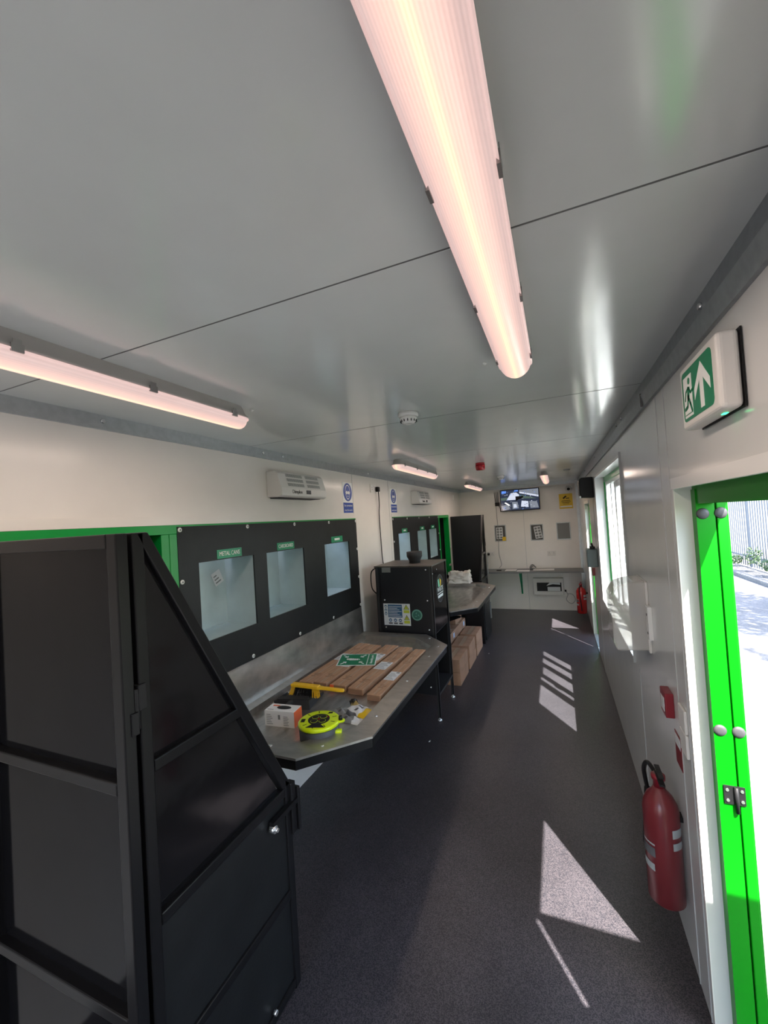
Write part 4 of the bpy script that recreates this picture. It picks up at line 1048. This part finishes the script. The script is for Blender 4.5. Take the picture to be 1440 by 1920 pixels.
# desk shelf
t = thing('wall_desk', (-.86, 8.1, .72), 'long grey fold-down desk shelf along the far wall', 'desk')
MB().box(-1.73, -.02, 7.90, YF, .755, .785).build('desk_top', 'desk', t, bevel=.002)
for xx in (-1.10, -.56):
    b = MB().box(xx-.015, xx+.015, YF-.012, YF, .30, .755).box(xx-.012, xx+.012, 8.02, YF, .74, .754)
    b.add([(xx-.010, YF-.012, .36), (xx+.010, YF-.012, .36), (xx+.010, 8.06, .74), (xx-.010, 8.06, .74), (xx-.010, YF-.012, .33), (xx+.010, YF-.012, .33), (xx+.010, 8.03, .74), (xx-.010, 8.03, .74)],
          [(0, 1, 2, 3), (4, 7, 6, 5), (0, 3, 7, 4), (1, 5, 6, 2), (0, 4, 5, 1), (3, 2, 6, 7)])
    if xx < -1: b.build('bracket', 'green_label', t)
t = thing('distribution_unit', (-.63, YF, .30), 'white wall-mounted box with a dark window below the desk', 'electrical box')
MB().box(-.89, -.36, YF-.10, YF, .30, .61).build('casing', 'white_plastic', t, bevel=.008)
MB().box(-.825, -.40, YF-.106, YF-.10, .37, .53).build('window', 'bl', t)
b = MB().box(-.64, -.42, YF-.108, YF-.106, .375, .45); b.prism([(-.66, .47), (-.60, .53), (-.42, .53), (-.42, .49), (-.55, .50)], 'y', YF-.108, YF-.106)
b.build('documents', 'label_white', t)
t = thing('trailing_lead', (-.30, YF-.02, .3), 'thin white lead looping below the desk beside the electrical box', 'cable')
MB().tube([(-.34, YF-.02, .36), (-.30, YF-.02, .30), (-.33, YF-.02, .20), (-.25, YF-.02, .13), (-.18, YF-.02, .20), (-.22, YF-.02, .30), (-.30, YF-.02, .31)], .004).build('flex', 'grey_mid', t)
MB().box(-.35, -.32, YF-.03, YF, .35, .38).build('plug', 'bl', t)
for x0, x1, y0, y1, nm_, lb in ((-1.36, -1.16, 8.02, 8.22, 'paper_sheet', 'white paper sheets at the left of the far desk'), (-1.14, -.92, 7.93, 8.10, 'paper_sheet', 'white paper sheet at the front edge of the far desk'), (-.86, -.50, 8.05, 8.25, 'paper_sheet', 'wide white papers on the right of the far desk')):
    tag(MB().box(x0, x1, y0, y1, .785, .790).build(nm_, 'paper'), lb, 'paper')
t = thing('wire_tray', (-.87, 8.2, .785), 'small tangle of grey cable and adaptor on the far desk', 'cable')
MB().tube([(-.92, 8.22, .80), (-.86, 8.16, .86), (-.82, 8.22, .82), (-.88, 8.26, .87), (-.92, 8.18, .82), (-.84, 8.20, .80)], .010).build('flex', 'grey_mid', t); MB().box(-.92, -.87, 8.13, 8.17, .785, .81).build('adaptor', 'grey_dark', t)
tag(MB().box(-1.52, -1.43, 8.05, 8.11, .785, .80).build('computer_mouse', 'bl', bevel=.008), 'small black computer mouse on the left end of the far desk', 'mouse')

# ================================================================ RIGHT WALL THINGS
t = thing('exit_sign', (0, 1.25, 2.05), 'white box with green running man and upward arrow above the near doorway', 'sign')
EM = onright(1.250, 2.140, -.002)
MB(EM).box(-.142, .144, -.0865, .086, 0, .003).build('seal', 'bl', t)
MB(EM).box(-.143, .143, -.086, .086, .003, .046).build('casing', 'white_plastic', t, bevel=.012, seg=4)
def rrect(x0, x1, y0, y1, r, n=6):
    o = []
    for cx, cy, a0 in ((x1-r, y1-r, 0), (x0+r, y1-r, 90), (x0+r, y0+r, 180), (x1-r, y0+r, 270)):
        for i in range(n+1): a = math.radians(a0+90*i/n); o.append((cx+r*math.cos(a), cy+r*math.sin(a)))
    return o
pn = MB(EM).prism(rrect(-.118, .112, -.066, .066, .016), 'z', .046, .0474).build('green_panel', 'green_sign', t)
b = MB(EM); b.box(-.104, -.035, -.058, .050, .0474, .0480)       # white doorway
b.prism([(.040, .055), (.098, -.0), (.098, -.026), (.052, .014), (.052, -.056), (.026, -.056), (.026, .014), (-.016, -.026), (-.016, .0)], 'z', .0474, .0480)
b.build('white_symbols', 'white_text', pn)
g = MB(EM); g.disc((-.056, .034, .0480), .009, .0006, 14)
def limb(pts, r):
    for a, c in zip(pts[:-1], pts[1:]):
        dx, dy = c[0]-a[0], c[1]-a[1]; l = math.hypot(dx, dy); px, py = -dy/l*r, dx/l*r
        g.prism([(a[0]+px, a[1]+py), (a[0]-px, a[1]-py), (c[0]-px, c[1]-py), (c[0]+px, c[1]+py)], 'z', .0480, .0486)
        g.disc((c[0], c[1], .0480), r, .0006, 10)
limb([(-.060, .020), (-.066, -.008)], .009); limb([(-.062, .018), (-.084, .010), (-.092, -.010)], .0035); limb([(-.058, .016), (-.046, .002), (-.030, .006)], .0035)
limb([(-.064, -.008), (-.052, -.026), (-.040, -.046)], .005); limb([(-.068, -.008), (-.076, -.030), (-.096, -.034)], .005); limb([(-.100, -.050), (-.036, -.050)], .001)
g.build('running_figure', 'green_sign', pn)
MB(EM).box(.070, .090, -.0875, -.0855, .016, .024).build('indicator_light', 'led_green', t)
# fire extinguisher near
def extinguisher(x, y, z0, hgt, r, label, horn=True):
    t = thing('fire_extinguisher', (x, y, z0), label, 'extinguisher', None)
    b = MB().lathe((x, y, z0), [(r*.8, 0), (r, .012), (r, hgt-.10), (r*.93, hgt-.075), (r*.72, hgt-.045), (r*.40, hgt-.022), (r*.32, hgt-.01)], 32)
    b.build('cylinder', 'red_hazed' if horn else 'red', t)
    MB().lathe((x, y, z0+hgt-.012), [(.020, 0), (.020, .03), (.026, .034), (.026, .050)], 18).build('valve', 'red_dark' if horn else 'red', t)
    b = MB().box(x-.010, x+.010, y-.085, y+.02, z0+hgt+.036, z0+hgt+.044).box(x-.009, x+.009, y-.075, y+.02, z0+hgt+.062, z0+hgt+.068); b.build('levers', 'bl' if horn else 'red_dark', t)
    M = frame((x, y, z0), (0, -1, 0), (0, 0, 1))
    lb = MB(); n = 14
    for (za, zb_, a0, a1, m_) in ((hgt*.30, hgt*.36, 120, 230, 0), (hgt*.42, hgt*.50, 120, 235, 1), (hgt*.52, hgt*.535, 120, 235, 0)):
        lb.use(m_); vs = []
        for i in range(n+1):
            a = math.radians(a0+(a1-a0)*i/n)
            for zz in (za, zb_): vs.append((x+(r+.0012)*math.cos(a), y+(r+.0012)*math.sin(a), z0+zz))
        lb.add(vs, [(2*i, 2*i+2, 2*i+3, 2*i+1) for i in range(n)])
    lb.build('instruction_label', ['label_grey', 'label_dark'], t)
    lb = MB()
    for (za, zb_, a0, a1, m_) in ((hgt*.62, hgt*.69, 292, 345, 0), (hgt*.52, hgt*.58, 292, 345, 0)):
        lb.use(m_); vs = []
        for i in range(n+1):
            a = math.radians(a0+(a1-a0)*i/n)
            for zz in (za, zb_): vs.append((x+(r+.0012)*math.cos(a), y+(r+.0012)*math.sin(a), z0+zz))
        lb.add(vs, [(2*i, 2*i+2, 2*i+3, 2*i+1) for i in range(n)])
    lb.build('band_label', ['label_grey', 'label_dark'], t)
    MB().box(x+r-.005, -.0, y-.02, y+.02, z0+hgt*.72, z0+hgt*.76).build('wall_bracket', 'bl', t)
    if horn:
        MB().tube([(x, y+.02, z0+hgt+.02), (x-.02, y+.10, z0+hgt+.03), (x-.03, y+.15, z0+hgt-.03), (x-.02, y+.15, z0+hgt-.12)], .009, 10).build('hose', 'bl', t)
        MB().lathe((x-.02, y+.15, z0+hgt-.36), [(.034, 0), (.034, .02), (.016, .22), (.014, .25)], 18).build('horn', 'bl', t)
        MB().cyl((x, y+.022, z0+hgt+.018), (x, y+.045, z0+hgt+.022), .012, n=12).build('hose_collar', 'brass', t)
    else:
        MB().tube([(x, y-.02, z0+hgt+.01), (x-.03, y-.07, z0+hgt-.04), (x-.02, y-.085, z0+hgt*.5), (x-.01, y-.085, z0+.05)], .008, 8).build('hose', 'bl', t)
    return t
extinguisher(-.074, 2.03, .215, .475, .066, 'red fire extinguisher, colour muted by haze, hanging low on the right wall by the near doorway')
extinguisher(-.10, 7.72, .10, .46, .078, 'bright red fire extinguisher hanging in the far right corner by the desk', False)
# call point
t = thing('fire_call_point', (0, 2.055, .95), 'dark red fire alarm call point on the right wall above the extinguisher', 'alarm')
MB().box(-.032, 0, 2.01, 2.10, .975, 1.075).build('housing', 'red_dark', t, bevel=.004); MB().box(-.0335, -.032, 2.028, 2.082, .995, 1.05).build('break_glass', 'label_white', t)
t = thing('fire_call_point', (0, 5.75, .95), 'narrow red call point on the right wall below the grey dispenser', 'alarm')
MB().box(-.03, 0, 5.72, 5.80, 1.02, 1.12).build('housing', 'red_dark', t, bevel=.004)
socket('light_switch', onright(1.865, 1.045), .086, .086, 'upper white switch plate on the right wall beside the near door jamb', 'switch', False)
socket('light_switch', onright(1.865, .955), .086, .086, 'lower white switch plate on the right wall beside the near door jamb', 'switch', False)
t = thing('sign_plate', (0, 2.02, .80), 'thin red and white extinguisher notice on the right wall above the red cylinder', 'sign')
MB(onright(1.99, .855)).box(-.045, .045, -.06, .07, 0, .002).build('sign_board', 'red_dark', t); MB(onright(1.99, .855, -.002)).box(-.038, .038, .02, .062, 0, .001).build('white_band', 'label_white', t)
# clear dispenser
t = thing('wipe_dispenser', (0, 2.52, 1.13), 'clear plastic wall dispenser with a blue item inside, on the right wall', 'dispenser')
MB().prism([(0, 1.13), (-.150, 1.12), (-.165, 1.16), (-.165, 1.40), (-.13, 1.455), (-.06, 1.475), (0, 1.475)], 'y', 2.40, 2.62).build('clear_cover', 'clear_plastic', t, bevel=.012, seg=3)
MB().box(-.012, 0, 2.39, 2.63, 1.12, 1.475).build('back_plate', 'white_plastic', t, bevel=.004)
MB().box(-.07, -.03, 2.44, 2.49, 1.29, 1.36).build('blue_refill', 'blue_sign', t, bevel=.006)
b = MB()
for k in range(3): b.box(-.05, -.015, 2.41, 2.45, 1.16+.055*k, 1.20+.055*k)
b.build('inner_slots', 'grey_mid', t)
b = MB().box(-.018, 0, 2.335, 2.385, 1.20, 1.36); b.use(1)
for zz in (1.23, 1.32): b.cyl((-.018, 2.36, zz), (-.0195, 2.36, zz), .007, n=10)
b.build('side_bracket', ['white_gloss', 'bl'], t, bevel=.002)
# black wall speaker
t = thing('wall_speaker', (0, 5.22, 1.97), 'black wall-mounted loudspeaker box between the window and the far doorway', 'speaker')
MB().prism([(0, 1.975), (-.12, 1.985), (-.145, 2.02), (-.145, 2.18), (-.12, 2.205), (0, 2.205)], 'y', 5.05, 5.34).build('cabinet', 'bl', t, bevel=.012)
MB().cyl((-.146, 5.08, 1.99), (-.13, 5.08, 1.99), .012, n=12).build('indicator', 'label_white', t)
b = MB()
for k in range(5): b.box(-.1465, -.145, 5.09, 5.10, 2.03+.025*k, 2.042+.025*k)
b.build('vents', 'grey_mid', t)
# grey soap dispenser with hook
t = thing('soap_dispenser', (0, 5.3, 1.2), 'grey wall dispenser with a black hook on top, beside the window', 'dispenser')
MB().box(-.11, 0, 5.14, 5.36, 1.20, 1.40).build('body', 'grey_blue', t, bevel=.010)
b = MB().box(-.07, -.02, 5.20, 5.30, 1.40, 1.425).tube([(-.05, 5.20, 1.42), (-.05, 5.12, 1.43), (-.06, 5.08, 1.47)], .010)
b.build('hook', 'bl', t)
t = thing('floor_debris', (-1.42, 3.0, 0), 'x', 'x'); bpy.data.objects.remove(t)
for i, (x, y, l) in enumerate([(-1.50, 3.30, 'tiny white scrap on the dark floor under the near bench edge'), (-1.36, 5.62, 'tiny white scrap on the dark floor beside the low cartons')]):
    tag(MB().prism([(x, y), (x+.012, y+.004), (x+.010, y+.03), (x+.002, y+.022)], 'z', 0, .002).build('paper_scrap', 'label_white'), l, 'scrap')
